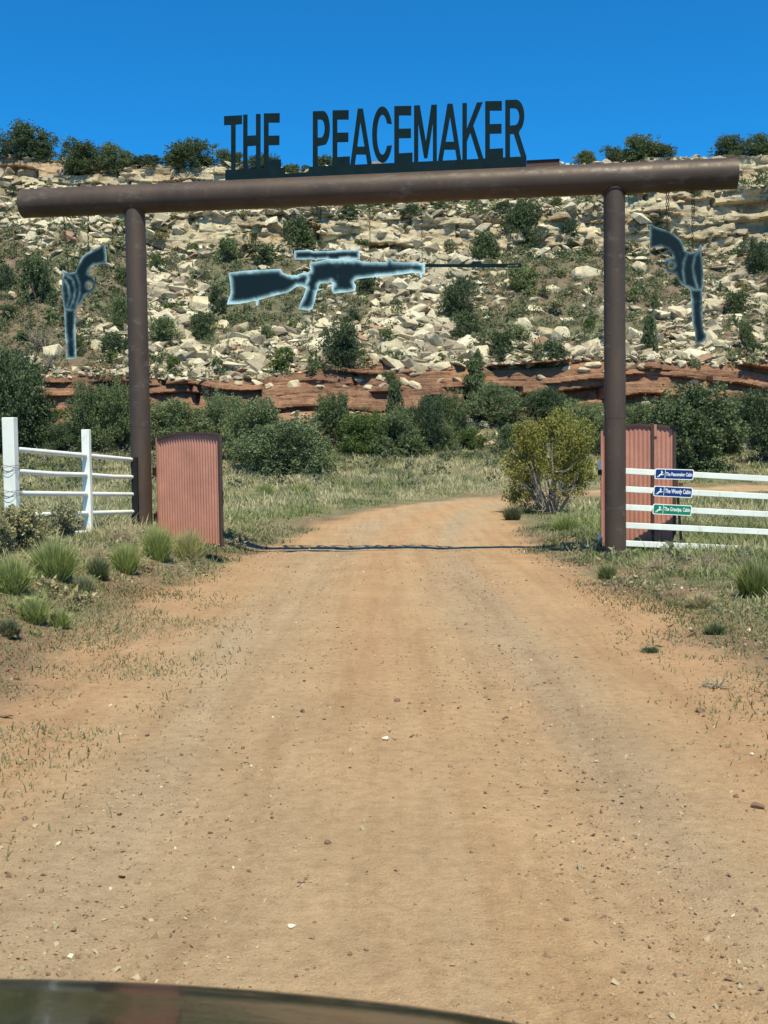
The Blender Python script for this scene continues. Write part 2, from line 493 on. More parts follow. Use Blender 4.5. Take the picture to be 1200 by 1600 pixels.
# talus
NT = 84
yA = 65.2; yB = 84.0 + fbm(X*.06, 0*X, 2, 15)*2.0
zB = 20.6 - 3.4*Hd + fbm(X*.1, 0*X, 2, 16)*.8
for i in range(1, NT):
    t = i/NT
    y = yA*(1-t) + yB*t
    z = ztop_red*(1-t) + zB*t + math.sin(t*PI)*(-.5) + fbm(X*.13, y*.13, 4, 51)*1.5*math.sin(t*PI)**.5 + fbm(X*.9, y*.9, 3, 53)*.35
    cc = colmix(soil_h, soil_g, np.clip(.45 + fbm(X*.18, y*.18, 4, 57)*2.8, 0, 1))
    if t < .12: cc = colmix(red_c*.95, cc, np.full_like(X, t/.12))
    addrow(y, z, cc)
# cream cliff
NC = 52
BX = 2.0*sstep(15, 22, X)          # the cliff stands taller at the right
yC = yB + .2
for i in range(NC+1):
    u = i/NC; uu = u*(3.4*Hd + BX)
    s_ = strata(uu + fbm(X*.14, 0*X, 3, 83)*2.6, X, L_cream, .7)*Hd
    y = yC + 1.9*u*Hd + s_ + (fbm(X*.45, 0*X+uu*.8, 4, 87)*1.7 + fbm(X*1.6, 0*X+uu*2.2, 3, 88)*.6)*Hd
    addrow(y, zB + uu, colmix(cream, cream2, np.clip(.35 + fbm(X*.3, 0*X+uu*1.6, 4, 89)*2.6, 0, 1)))
# bench
yD = yC + 2.0*Hd + .4; zD = zB + 3.4*Hd + BX
zE = np.maximum(rimz - 2.7, zD + .15)
for i in range(1, 14):
    t = i/14
    y = yD + t*3.0; z = zD*(1-t) + zE*t + fbm(X*.5, y*.5, 3, 91)*.5*math.sin(t*PI)
    addrow(y, z, colmix(soil_g*1.1, cream2, np.clip(.5+fbm(X*.3, y*.5, 4, 93)*3, 0, 1)))
# rim ledge
NR = 40
for i in range(NR+1):
    u = i/NR; uu = u*(rimz - zE)
    s_ = strata(uu + fbm(X*.16, 0*X, 3, 97)*1.8, X, L_rim, .5)
    y = yD + 3.2 + 1.4*u + s_ + fbm(X*.5, 0*X+uu*1.1, 4, 101)*1.2
    wl = sstep(-12, -26, X) if False else (1 - sstep(-27, -14, X))
    cc = colmix(cream, cream2, np.clip(.4 + fbm(X*.3, 0*X+uu*1.6, 4, 103)*2.6, 0, 1))
    cc = colmix(cc, red_c*1.15, wl*.45*(u > .45))
    addrow(y, zE + uu, cc)
for t in (.4, 1, 2, 4, 8, 14, 30, 80, 300):
    y = yD + 4.8 + t*2; addrow(y, rimz + .04*min(t, 6) - .01*t + fbm(X*.3, y*.3, 3, 105)*.3*(t < 20), np.tile(soil_h*1.1, (len(X), 1)))
addrow(yD + 620, rimz*0 + 3.0, np.tile(soil_h, (len(X), 1)))
HY = np.array([r_[0] for r_ in rows]); HZ = np.array([r_[1] for r_ in rows]); HC = np.array([r_[2] for r_ in rows])
HXg = np.tile(X, (len(rows), 1))
nr, nc = HY.shape
idx = np.arange(nr*nc).reshape(nr, nc)
HQ = np.stack([idx[:-1,:-1], idx[:-1,1:], idx[1:,1:], idx[1:,:-1]], -1).reshape(-1, 4)
HV = np.stack([HXg, HY, HZ], -1).reshape(-1, 3)
hill_me = np_mesh('hillside', HV, HQ, HC.reshape(-1, 3), quads=True, smooth=True)
hill_me.set_sharp_from_angle(angle=R(38))
hill = link('hillside', hill_me, M['hill']); tag(hill, kind='structure')

bvh_h = BVHTree.FromPolygons([Vector(v) for v in HV.tolist()], HQ.tolist())
bvh_g = BVHTree.FromPolygons([Vector(v) for v in GV.tolist()], Q.tolist())
def cast(x, y):
    d = ray(x, y); a = bvh_h.ray_cast(CAM, d); b = bvh_g.ray_cast(CAM, d)
    best = None
    for q in (a, b):
        if q[0] is not None and (best is None or q[3] < best[3]): best = q
    return best
def drop(X_, Y_):
    """top surface under a point"""
    best = None
    for b in (bvh_h, bvh_g):
        q = b.ray_cast(Vector((X_, Y_, 200)), Vector((0, 0, -1)))
        if q[0] is not None and (best is None or q[0].z > best[0].z): best = q
    return best


# ================================================================== THE GATE
PL = Vector((-3.845, 17.3, 0)); PR = Vector((3.47, 16.3, 0))
GD = (PR - PL).normalized()                  # along the gate
GN = Vector((GD.y, -GD.x, 0))                # towards the camera
BEAM_Z = 5.66
def gate_at(x, y, off=0):
    """point of the gate's vertical plane (off metres towards the camera)"""
    d = ray(x, y); p0 = PL + GN*off
    t = (p0 - CAM).dot(GN)/d.dot(GN)
    return CAM + d*t

gate = empty('ranch_gate', (0, 16.8, 0), 'tall brown steel pipe gateway of two posts and a crossbeam over the dirt road', 'gateway')
for P in (PL, PR):
    b = MB(); zs = [-.5, 0, 1.2, 2.6, 4.2, 5.62]
    b.tube([(P.x, P.y, z) for z in zs], .158, 40)
    b.tube([(P.x, P.y, 2.05), (P.x, P.y, 2.062)], .161, 40, False)
    b.build('post', M['steel'], gate)
    w_ = MB(); n_ = 40; pts_ = []
    for k in range(n_+1):                       # weld bead wrapped round the saddle joint
        a_ = 2*PI*k/n_; o_ = GD*(.166*math.cos(a_)) + GN*(.166*math.sin(a_)); zc = 5.632 - .003*0 + (-.0075)*((P-PL).dot(GD))
        pts_.append((P.x+o_.x, P.y+o_.y, zc - math.sqrt(max(.222**2 - (.166*math.sin(a_))**2, 0)) - .004 + .003*math.sin(k*2.3)))
    w_.tube(pts_, .011, 6, False); w_.build('weld', M['rusty_plate'], gate)
b = MB()
e0 = gate_at(36, 318.5); e1 = gate_at(1151, 271)
b.tube([e0, e0*.75+e1*.25, e0*.5+e1*.5, e0*.25+e1*.75, e1], .222, 48, False)
# hollow ends: an inner sleeve and a ring-shaped lip
for e, s_ in ((e0, 1), (e1, -1)):
    n = 48; u = Vector((0,0,1)); w = GD.cross(u)
    ro = [e + u*.222*math.cos(2*PI*k/n) + w*.222*math.sin(2*PI*k/n) for k in range(n)]
    ri = [e + u*.208*math.cos(2*PI*k/n) + w*.208*math.sin(2*PI*k/n) for k in range(n)]
    rd_ = [p + GD*s_*.5 for p in ri]
    b.add(ro+ri+rd_, [(k, (k+1)%n, n+(k+1)%n, n+k) for k in range(n)] + [(n+k, n+(k+1)%n, 2*n+(k+1)%n, 2*n+k) for k in range(n)] + [tuple(range(2*n, 3*n))])
b.build('crossbeam', M['steel'], gate)

# ---- flat cut steel plates ------------------------------------------------
def inside(p, poly):
    x, y = p; c = False; j = len(poly)-1
    for i in range(len(poly)):
        xi, yi = poly[i]; xj, yj = poly[j]
        if (yi > y) != (yj > y) and x < (xj-xi)*(y-yi)/(yj-yi)+xi: c = not c
        j = i
    return c
def plate(name, polys, mat, parent, thick, off, holes=(), grid=None, halo=None, lines=(), hw_=4.5, lw=2.2, mapf=None):
    mapf = mapf or gate_at
    V, E = [], []
    for P in list(polys)+list(holes):
        n0 = len(V); V += [Vector(p) for p in P]; E += [(n0+i, n0+(i+1) % len(P)) for i in range(len(P))]
    if grid:
        xs = [v.x for v in V]; ys = [v.y for v in V]
        y = min(ys); r_ = 0
        while y < max(ys):
            x = min(xs) + (grid/2 if r_ % 2 else 0)
            while x < max(xs):
                if any(inside((x, y), P) for P in polys) and not any(inside((x, y), P) for P in holes): V.append(Vector((x, y)))
                x += grid
            y += grid*.87; r_ += 1
    vo, eo, fo = delaunay_2d_cdt(V, E, [], 1, 1e-4)[:3]
    tri = []
    for f in fo:
        f = list(f)
        for i in range(1, len(f)-1):
            a, b_, c_ = vo[f[0]], vo[f[i]], vo[f[i+1]]
            ct = ((a.x+b_.x+c_.x)/3, (a.y+b_.y+c_.y)/3)
            if any(inside(ct, P) for P in polys) and not any(inside(ct, P) for P in holes): tri.append((f[0], f[i], f[i+1]))
    n = len(vo)
    fr = [mapf(v.x, v.y, off+thick/2) for v in vo]; bk = [p - GN*thick for p in fr]
    cnt = {}
    for t in tri:
        for i in range(3):
            k = (t[i], t[(i+1)%3]); cnt[k] = 1
    F_ = [t for t in tri] + [(t[0]+n, t[2]+n, t[1]+n) for t in tri]
    for (a, b_) in cnt:
        if (b_, a) not in cnt: F_.append((b_, a, a+n, b_+n))
    me = bpy.data.meshes.new(name); me.from_pydata(fr+bk, [], F_)
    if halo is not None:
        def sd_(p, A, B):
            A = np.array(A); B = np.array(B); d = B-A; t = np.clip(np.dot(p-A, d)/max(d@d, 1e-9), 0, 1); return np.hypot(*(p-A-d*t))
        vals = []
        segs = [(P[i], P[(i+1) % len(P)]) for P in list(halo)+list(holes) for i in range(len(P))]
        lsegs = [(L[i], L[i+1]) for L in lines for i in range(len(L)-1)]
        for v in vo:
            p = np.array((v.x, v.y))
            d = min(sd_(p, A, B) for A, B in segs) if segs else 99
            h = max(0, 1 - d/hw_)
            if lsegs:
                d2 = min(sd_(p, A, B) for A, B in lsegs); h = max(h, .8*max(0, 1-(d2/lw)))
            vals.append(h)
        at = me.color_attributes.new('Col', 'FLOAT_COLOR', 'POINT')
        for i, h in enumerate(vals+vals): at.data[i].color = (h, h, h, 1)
    me.update()
    bm = bmesh.new(); bm.from_mesh(me); bmesh.ops.remove_doubles(bm, verts=bm.verts, dist=1e-6)
    bmesh.ops.recalc_face_normals(bm, faces=bm.faces); bm.to_mesh(me); bm.free()
    return link(name, me, mat, parent)

def smooth(P, it=1):
    """round the corners of an outline a little"""
    for _ in range(it):
        Q_ = []
        for i in range(len(P)):
            a = P[i]; b_ = P[(i+1) % len(P)]
            Q_ += [(a[0]*.75+b_[0]*.25, a[1]*.75+b_[1]*.25), (a[0]*.25+b_[0]*.75, a[1]*.25+b_[1]*.75)]
        P = Q_
    return P
def arcpts(cx, cy, rx, ry, a0, a1, n=10):
    return [(cx + rx*math.cos(R(a0+(a1-a0)*i/n)), cy + ry*math.sin(R(a0+(a1-a0)*i/n))) for i in range(n+1)]

# ---- lettering on the beam -----------------------------------------------
sign = empty('name_sign', gate_at(600, 262), 'dark cut steel lettering reading THE PEACEMAKER standing on top of the crossbeam', 'sign')
def zl(P): return [(330 + x/2.105, 140 + y/2.105) for x, y in P]
def stems(l, r_, top, bot, w):
    return [[(l, top), (l+w, top), (l+w, bot), (l, bot)], [(r_-w, top), (r_, top), (r_, bot), (r_-w, bot)]]
def L_E(x, x2, t, b_, base):
    h = b_-t; w = 15.5; th = h*.165
    return [[(x, t), (x2, t-1), (x2, t+th), (x+w, t+th), (x+w, t+h*.40), (x2-1, t+h*.395), (x2-1, t+h*.565), (x+w, t+h*.57), (x+w, b_-th*1.0), (x2+4, b_-th*1.08), (x2+4, base), (x, base)]]
def L_A(xa0, xa1, t, xf0, xf1, b_, barf=.67):
    w = 15; h = b_-t; cx = (xa0+xa1)/2
    def lx(y): return xa0 + (xf0-xa0)*(y-t)/h
    def rx(y): return xa1 + (xf1-xa1)*(y-t)/h
    y1 = t+h*barf; y2 = y1+h*.14; yi = t+h*.24
    outer = [(xa0, t), (xa1, t), (xf1, b_), (xf1-w, b_), (rx(y2)-w, y2), (lx(y2)+w, y2), (xf0+w, b_), (xf0, b_)]
    hole = [(cx, yi), (rx(y1)-w, y1), (lx(y1)+w, y1)]
    return [outer], [hole]
letters = []
letters.append(([[(42,87),(101,84),(101,113),(80,115),(80,268),(65,268),(65,116),(42,117)]], []))
letters.append(([[(105,82),(119,82),(119,152),(147,150),(147,80),(162,80),(162,266),(147,266),(147,184),(119,186),(119,268),(105,268)]], []))
letters.append((L_E(173, 225, 78, 262, 262), []))
letters.append(([[(334,71)] + [(370,70)] + arcpts(368,127,22,57,-70,70,12) + [(350,186),(350,256),(334,256)]], [[(350,98)] + arcpts(360,128,13,30,-80,80,10) + [(350,158)]]))
letters.append((L_E(399, 452, 68, 252, 252), []))
A_, Hh = L_A(482, 499, 62, 457, 529, 249); letters.append((A_, Hh))
oc = arcpts(563,148,34,93,-22,-338,26); ic = arcpts(563,148,18,66,-338+12,-34,22)
letters.append(([[*oc, *ic]], []))
letters.append((L_E(602, 658, 54, 240, 240), []))
letters.append(([[(667,52),(686,51),(706,170),(724,50),(742,49),(742,235),(729,235),(729,110),(711,225),(700,226),(681,112),(681,238),(667,238)]], []))
A_, Hh = L_A(777, 794, 46, 746, 823, 233); letters.append((A_, Hh))
letters.append(([[(826,44),(841,44),(841,128),(874,42),(893,41),(862,118),(896,228),(879,228),(852,142),(841,170),(841,231),(826,231)]], []))
letters.append((L_E(901, 956, 38, 226, 226), []))
letters.append(([[(967,34),(1003,33)] + arcpts(1003,86,27,53,-80,62,12) + [(1012,142),(1037,221),(1019,222),(995,146),(983,146),(983,224),(967,225)]], [[(983,61)] + arcpts(998,89,15,28,-80,80,10) + [(983,118)]]))
for P, Hh in letters:
    plate('letter', [zl(p) for p in P], M['sign_steel'], sign, .012, .0, [zl(h) for h in Hh])
# mounting plates stand 6 mm in front of the letters' feet
plate('base_plate', [zl([(46,264),(243,256.5),(243,298),(46,304)])], M['sign_steel'], sign, .012, .014)
plate('base_plate', [zl([(243.2,276),(319.8,271),(319.8,293.5),(243.2,297.5)])], M['sign_steel'], sign, .012, .014)
plate('base_plate', [zl([(320,254),(398,250),(600,241),(830,230),(1037,219),(1037,262),(320,294)])], M['sign_steel'], sign, .012, .014)
plate('end_plate', [zl([(1037.5,236),(1146,230),(1146,256),(1037.5,263)])], M['rusty_plate'], sign, .012, .014)
plate('end_plate', [zl([(1037.5,232.5),(1146,227),(1146,229.6),(1037.5,235.6)])], M['sign_steel'], sign, .05, .014)

def chain(x0, y0, x1, y1, parent, double=False, r=.0045, L=.033):
    a = gate_at(x0, y0); c = gate_at(x1, y1); b = MB()
    d = c-a; n = max(3, int(d.length/(L*1.45)))
    offs = (-.014, .014) if double else (0,)
    for o_ in offs:
        for i in range(n):
            p = a + d*((i+.5)/n) + GD*o_*(1 if not double else min(1, (n-i)/n*2))
            if double and o_ > 0 and i > n*.55: continue
            side = GD if i % 2 else GN
            b.torus(p, d, side, d.length/n*.62, .0125, r, 8, 4)
    b.tube([a + Vector((0,0,.16)), a], r*1.4, 6)
    return b.build('chain', M['chain'], parent)

# ---- left revolver ---------------------------------------------------------
def z3(P): return [(x/4, 330 + y/4) for x, y in P]
g = empty('revolver_plate', gate_at(110, 480), 'dark blue steel revolver silhouette hanging barrel down on chains, left end of the beam', 'gun silhouette', 'steel revolver silhouettes hung from the crossbeam')
out = z3([(655,203),(665,270),(666,328),(630,330),(590,338),(560,360),(548,392),(575,408),(594,440),(596,475),(580,500),(548,518),(528,528),(518,556),(500,580),(478,592),(472,625),(470,700),(473,800),(477,918),(445,926),(414,922),(414,870),(406,760),(402,620),(392,560),(386,490),(386,430),(394,398),(384,378),(392,366),(412,378),(432,386),(470,380),(486,340),(508,292),(540,262),(600,232)])
hole = z3(arcpts(560,464,19,24,0,330,11))
ln = [z3([(420,400),(455,430),(470,490),(462,550),(440,600)]), z3([(405,430),(428,470),(436,530),(420,590)]), z3([(476,400),(496,450),(498,520),(480,580)]), z3([(405,612),(470,618)])]
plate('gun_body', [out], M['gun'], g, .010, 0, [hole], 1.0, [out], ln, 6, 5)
chain(100, 341, 107, 426, g); chain(138, 340, 138, 393, g)
# ---- right revolver ----------------------------------------------------------
def z5(P): return [(950 + x/4.8, 280 + y/4.8) for x, y in P]
g = empty('revolver_plate', gate_at(1080, 440), 'dark steel revolver silhouette with pale brushed edges hanging barrel down, right of the right post', 'gun silhouette', 'steel revolver silhouettes hung from the crossbeam')
out = z5([(314,336),(370,362),(440,384),(500,414),(545,455),(570,500),(582,532),(620,552),(650,546),(680,520),(694,488),(706,502),(700,560),(710,620),(716,700),(716,780),(706,832),(708,960),(712,1100),(718,1140),(738,1164),(738,1190),(712,1225),(655,1234),(654,1140),(634,1090),(628,1000),(622,900),(616,825),(560,796),(528,760),(506,705),(480,708),(446,694),(426,650),(428,612),(450,592),(486,590),(478,550),(455,522),(400,506),(316,518),(312,420)])
hole = z5(arcpts(475,652,24,29,0,330,11))
ln = [z5([(596,556),(570,620),(562,690),(575,790)]), z5([(690,530),(650,580),(636,660),(648,740),(672,815)]), z5([(620,828),(706,828)]), z5([(560,790),(640,822)])]
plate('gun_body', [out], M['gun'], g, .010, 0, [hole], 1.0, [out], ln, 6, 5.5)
chain(1043, 300, 1043, 361, g, True); chain(1083, 298, 1083, 391, g, True)
# ---- rifle -------------------------------------------------------------------
def z4(P): return [(320 + x/2.264, 360 + y/2.264) for x, y in P]
g = empty('rifle_plate', gate_at(560, 430), 'dark steel scoped rifle silhouette with pale blue edges hanging under the middle of the beam', 'gun silhouette')
body = z4([(84,150),(130,144),(178,140),(268,136),(276,150),(300,159),(325,158),(348,149),(364,149),(374,143),(370,118),(378,113),(412,108),(432,101),(545,104),(560,111),(640,113),(648,100),(656,97),(666,110),(700,113),(756,112),(764,116),(777,114),(779,150),(770,153),(768,168),(762,168),(760,152),(735,150),(690,156),(600,165),(536,172),(527,182),(535,196),(532,214),(505,218),(455,223),(448,206),(452,190),(444,182),(430,190),(426,206),(400,213),(396,218),(390,250),(380,279),(362,283),(331,278),(336,262),(350,230),(358,206),(345,198),(326,198),(300,216),(284,222),(240,232),(191,246),(188,266),(182,266),(180,249),(120,260),(78,262),(84,240),(92,222),(90,190)])
holes = [z4([(402,196),(410,188),(426,186),(438,190),(436,204),(424,207),(402,207)])]
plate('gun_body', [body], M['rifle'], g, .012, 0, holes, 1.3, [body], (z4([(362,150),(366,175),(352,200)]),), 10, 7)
scope = z4([(316,72),(372,69),(382,74),(460,72),(470,70),(547,68),(548,102),(530,102),(500,99),(480,101),(470,108),(440,108),(432,101),(400,103),(392,107),(384,103),(372,100),(360,103),(318,103)])
plate('scope', [scope], M['rifle'], g, .008, 0, (), 1.2, [scope], (), 7)
barrel = z4([(780,118),(860,119),(940,119),(948,109),(975,109),(982,118),(1060,118),(1118,116),(1121,124),(1119,132),(1060,131),(980,131),(940,131),(860,130),(780,130)])
slot = z4([(1068,123),(1108,121),(1108,126),(1068,128)])
plate('barrel', [barrel], M['sign_steel'], g, .010, 0, [slot])
chain(501, 325, 501, 394, g, r=.003, L=.028); chain(577, 322, 579, 411, g, r=.003, L=.028); chain(658, 318, 660, 413, g, r=.003, L=.028)

# ================================================================== left white fence
f = empty('fence', px(139, 800, 15.5), 'white steel pipe fence with two square posts at the left of the gateway', 'fence')
FA = Vector((-4.58, 13.4, 0)); FB = Vector((-3.93, 17.25, 0)); FM = FA + (FB-FA)*.55
fd = (FB-FA).normalized(); fn = Vector((fd.y, -fd.x, 0))
def rz(k, t): # rail height along the fence
    top = 1.685 + (1.535-1.685)*t; return top - k*(.2735 + 0*t) + (-.0)*t
for P, zt, w in ((FA, 2.07, .155), (FM, 1.975, .115)):
    b = MB(); b.box((P.x, P.y, (zt-.3)/2 + 0), (w, w*.72, zt+.3), fn); b.build('post', M['white'], f, .008)
b = MB(); b.box((FB.x+.02, FB.y-.14, .83), (.10, .05, 1.50), fn); b.build('end_post', M['black'], f, .004)
for k in range(5):
    for t0, t1_ in ((.02, .535), (.565, .985)):
        b = MB(); A0 = FA + fd*(t0*(FB-FA).length); B0 = FA + fd*(t1_*(FB-FA).length)
        sag = -.02 if k == 1 else 0
        md = (A0+B0)/2 
        b.tube([(A0.x, A0.y, rz(k, t0)), (md.x, md.y, rz(k, (t0+t1_)/2)+sag*.5), (B0.x, B0.y, rz(k, t1_))], .034, 14)
        b.build('rail', M['white'], f)
for z in (1.44, 1.13):
    for q in range(3):
        b = MB()
        pts = [(FA.x + .115*math.cos(a)*(1.05) , FA.y + .095*math.sin(a), z + .03*math.sin(a*1.0+q*2.2) + q*.012) for a in np.linspace(0, 2*PI, 17)]
        b.tube(pts, .0028, 5, False); b.build('wire', M['chain'], f)
    b = MB()
    b.tube([(FA.x-.1, FA.y-.06, z+.02), (FA.x-.5, FA.y-.3, z-.1), (FA.x-1.4, FA.y-.7, z-.02)], .0025, 5)
    b.build('wire', M['chain'], f)

# ================================================================== right white fence
f2 = empty('fence', (6.5, 16.6, 0), 'white flat rail fence of five rails to the right of the right gate post', 'fence')
RA = Vector((3.60, 16.33, 0)); rdv = Vector((2.23, .30, -.152))
for k in range(5):
    b = MB(); z0_ = 1.268 - k*.272
    a = Vector((RA.x, RA.y, z0_)); c = a + rdv*3.3
    b.box((a+c)/2, ((c-a).length, .045, .088), (c-a), Vector((0,0,1)))
    b.build('rail', M['white'], f2, .006)
c = RA + rdv*3.3
b = MB(); b.box((c.x, c.y+.08, .3), (.13, .1, 1.9), Vector((1,.1,0))); b.build('post', M['white'], f2, .006)

# ---- three cabin signs --------------------------------------------------------
def text_mesh(body, size, sx):
    cu = bpy.data.curves.new('lettering', 'FONT'); cu.body = body; cu.size = size; cu.align_x = 'CENTER'; cu.align_y = 'CENTER'
    cu.extrude = .0006; cu.offset = size*.022; cu.resolution_u = 3
    o = bpy.data.objects.new('tmp', cu); C.objects.link(o)
    dg = bpy.context.evaluated_depsgraph_get(); me = bpy.data.meshes.new_from_object(o.evaluated_get(dg))
    bpy.data.objects.remove(o); me.materials.clear()
    xs = [v.co.x for v in me.vertices]; ys = [v.co.y for v in me.vertices]
    w = max(xs)-min(xs); h = max(ys)-min(ys); mx = (max(xs)+min(xs))/2; my = (max(ys)+min(ys))/2
    for v in me.vertices: v.co.x = (v.co.x-mx)/w*sx[0]; v.co.y = (v.co.y-my)/h*sx[1]
    return me
def rrect(w, h, r, n=6):
    P = []
    for cx, cy, a0 in ((w/2-r, h/2-r, 0), (-w/2+r, h/2-r, 90), (-w/2+r, -h/2+r, 180), (w/2-r, -h/2+r, 270)):
        P += [(cx + r*math.cos(R(a0+90*i/n)), cy + r*math.sin(R(a0+90*i/n))) for i in range(n+1)]
    return P
deer = [(-50,-50),(-44,-36),(-20,-22),(-14,-6),(4,0),(14,8),(18,22),(10,30),(2,32),(14,38),(16,56),(22,42),(30,52),(28,36),(44,30),(42,22),(32,18),(32,6),(34,-2),(46,-4),(60,4),(62,-2),(48,-14),(30,-16),(10,-18),(-2,-24),(-8,-40),(-26,-50),(-30,-46),(-16,-36),(-14,-30),(-34,-38),(-42,-52)]
def flat(name, P, z0, z1, mat, parent, M4):
    n = len(P); me = bpy.data.meshes.new(name)
    bm = bmesh.new(); a = [bm.verts.new(M4 @ Vector((x, y, z1))) for x, y in P]; c = [bm.verts.new(M4 @ Vector((x, y, z0))) for x, y in P]
    bm.faces.new(a); bm.faces.new(list(reversed(c)))
    for i in range(n): bm.faces.new((a[i], c[i], c[(i+1)%n], a[(i+1)%n]))
    bmesh.ops.recalc_face_normals(bm, faces=bm.faces)
    bmesh.ops.triangulate(bm, faces=[f_ for f_ in bm.faces if len(f_.verts) > 4])
    bm.to_mesh(me); bm.free(); return link(name, me, mat, parent)
specs = [('The Peacemaker Cabin', (1053.5, 741), 'blue_sign', 'navy blue sign reading The Peacemaker Cabin, topmost of the three on the fence', (.415, .056)),
         ('The Woody Cabin', (1051.5, 768.5), 'blue_sign', 'navy blue sign reading The Woody Cabin, between two other signs on the fence', (.405, .085)),
         ('The Grandpa, Cabin', (1050.3, 796.5), 'green_sign', 'green sign reading The Grandpa, Cabin, lowest of the three on the fence', (.412, .078))]
for body_, (sx_, sy_), mt, lab, ts in specs:
    p = px(sx_, sy_, 16.36)
    u = rdv.normalized(); 
    if body_[4] == 'P': u = Vector((2.23,.3,-.10)).normalized()
    w = GN*0 + Vector((.13, -.99, 0)).normalized(); w = (w - u*w.dot(u)).normalized(); v = w.cross(u)
    v = (v + u*.035).normalized()
    M4 = Matrix(((u.x, v.x, w.x, 0), (u.y, v.y, w.y, 0), (u.z, v.z, w.z, 0), (0,0,0,1)))
    M4 = Matrix.Translation(p) @ M4
    s = empty('cabin_sign', p, lab, 'sign', 'cabin name signs on the right fence')
    W_, H_ = .612, .158
    flat('border', rrect(W_, H_, .028), -.004, .004, M['sign_white'], s, M4)
    flat('panel', rrect(W_-.026, H_-.026, .020), .0042, .0056, M[mt], s, M4)
    flat('divider', [(-.148,-.064),(-.141,-.064),(-.141,.064),(-.148,.064)], .0058, .0068, M['sign_white'], s, M4)
    flat('antelope_logo', [(-.222 + x*.00098, -.002 + y*.00098) for x, y in deer], .0058, .0068, M['sign_white'], s, M4)
    me = text_mesh(body_, .1, ts); me.transform(M4 @ Matrix.Translation((.075, 0, .0062)))
    link('lettering', me, M['sign_white'], s)

st = empty('fence_stake', px(1062, 845, 17.2), 'thin dark metal stake standing behind the three cabin signs', 'stake')
b = MB(); a = px(1057, 748, 17.2); c = px(1064.5, 848, 17.2); b.box((a+c)/2, (.035, .03, (a-c).length), Vector((1,0,0)), (a-c)); b.build('shaft', M['black'], st)
b = MB(); b.box(px(1057, 754, 17.17), (.05, .02, .12)); b.build('bracket', M['rusty_plate'], st)
b = MB(); b.box(px(1064, 757, 17.18), (.06, .02, .05)); b.build('bracket', M['rusty_plate'], st)

# ================================================================== corrugated gate leaves
def leaf(name, A, B, zb, top, label, pitch=.0677, amp=.011, knots=None):
    """A, B ground points, top = list of heights left to right"""
    t_ = empty(name, A, label, 'gate leaf', 'red corrugated gate leaves')
    d = (B-A); Lw = d.length; d.normalize(); n_ = Vector((d.y, -d.x, 0))
    N = int(Lw/pitch*10); K = 4
    tx = np.linspace(0, 1, len(top))
    V, Q_ = [], []
    for side in (0, -.002):
        for i in range(N+1):
            s_ = i/N; o_ = amp*math.sin(2*PI*s_*Lw/pitch) + side
            zt = float(np.interp(s_, tx, top)); p = A + d*(s_*Lw) + n_*o_
            for k in range(K): V.append((p.x, p.y, zb + (zt-zb)*k/(K-1)))
    for q in range(2):
        o0 = q*(N+1)*K
        for i in range(N):
            for k in range(K-1):
                a = o0+i*K+k; f_ = (a, a+K, a+K+1, a+1); Q_.append(f_ if q == 0 else tuple(reversed(f_)))
    b = MB(); b.add(V, Q_, True); b.build('corrugated_sheet', M['red_sheet'], t_)
    b = MB()
    pts = [A + d*(x*Lw) + Vector((0,0,z+.012)) for x, z in zip(np.linspace(0, 1, 17), np.interp(np.linspace(0, 1, 17), tx, top))]
    b2 = []
    for p, q in zip(pts[:-1], pts[1:]): b.box((p+q)/2, ((q-p).length*1.02, .055, .042), q-p, Vector((0,0,1)))
    b.build('top_rail', M['gate_frame'], t_)
    for s_, zt in ((0, top[0]), (1, top[-1])):
        p = A + d*(s_*Lw + (.022 if s_ else -.022)); b = MB(); b.box((p.x, p.y, (zb-.04+zt+.03)/2), (.042, .05, zt-zb+.07), d)
        b.build('side_rail', M['red_sheet'] if not s_ else M['gate_frame'], t_)
    p = (A+B)/2 - n_*.035; 
    for hz in (.10, .8):
        b = MB(); b.box((p.x, p.y, zb+hz), (Lw*.98, .03, .05), d); b.build('cross_rail', M['gate_frame'], t_)
    return t_, d, n_
A = Vector((-3.56, 17.28, 0)); B = Vector((-2.44, 16.2, 0))
tops = [px(247, 687.5, 17.28).z, px(262, 682, 17.1).z, px(285, 679, 16.85).z, px(310, 678, 16.55).z, px(330, 679, 16.35).z, px(344, 681.5, 16.2).z]
t_, d, n_ = leaf('corrugated_gate', A, B, px(345, 850, 16.2).z, tops, 'red corrugated gate leaf with arched top standing open beside the left post')
for z in (.62, 1.35):
    b = MB(); b.box(A - d*.07 + n_*.03 + Vector((0,0,z)), (.07, .05, .13), d); b.tube([A - d*.075 + Vector((0,0,z-.09)), A - d*.075 + Vector((0,0,z+.09))], .02, 8); b.build('hinge', M['chain'], t_)
for z, s_ in ((1.02, .03), (.9, .035), (.45, .03)):
    b = MB(); b.torus(B + d*.05 + Vector((0,0,z)), Vector((0,0,1)), d, .045, s_, .006, 10, 4); b.build('latch', M['chain'], t_)
A = px(943, 800, 17.15); A.z = 0; B = px(1018, 800, 16.95); B.z = 0
tA = [px(x, y, 17.05).z for x, y in ((943,676),(955,670),(975,666.5),(998,665),(1018,667))]
t_, d, n_ = leaf('corrugated_gate', A, B, .10, tA, amp=.006, label='wider red corrugated gate leaf partly hidden behind the right post')
for z in (.18, 1.36): b = MB(); b.box(A - d*.05 + n_*.03 + Vector((0,0,z)), (.05, .05, .15), d); b.build('hinge', M['white'], t_)
for z in (.08, 1.24): b = MB(); b.box(A - d*.05 + n_*.04 + Vector((0,0,z)), (.06, .05, .08), d); b.build('hinge_pin', M['black'], t_)
A2 = px(1026.5, 800, 16.95); A2.z = 0; B2 = px(1052, 800, 16.88); B2.z = 0
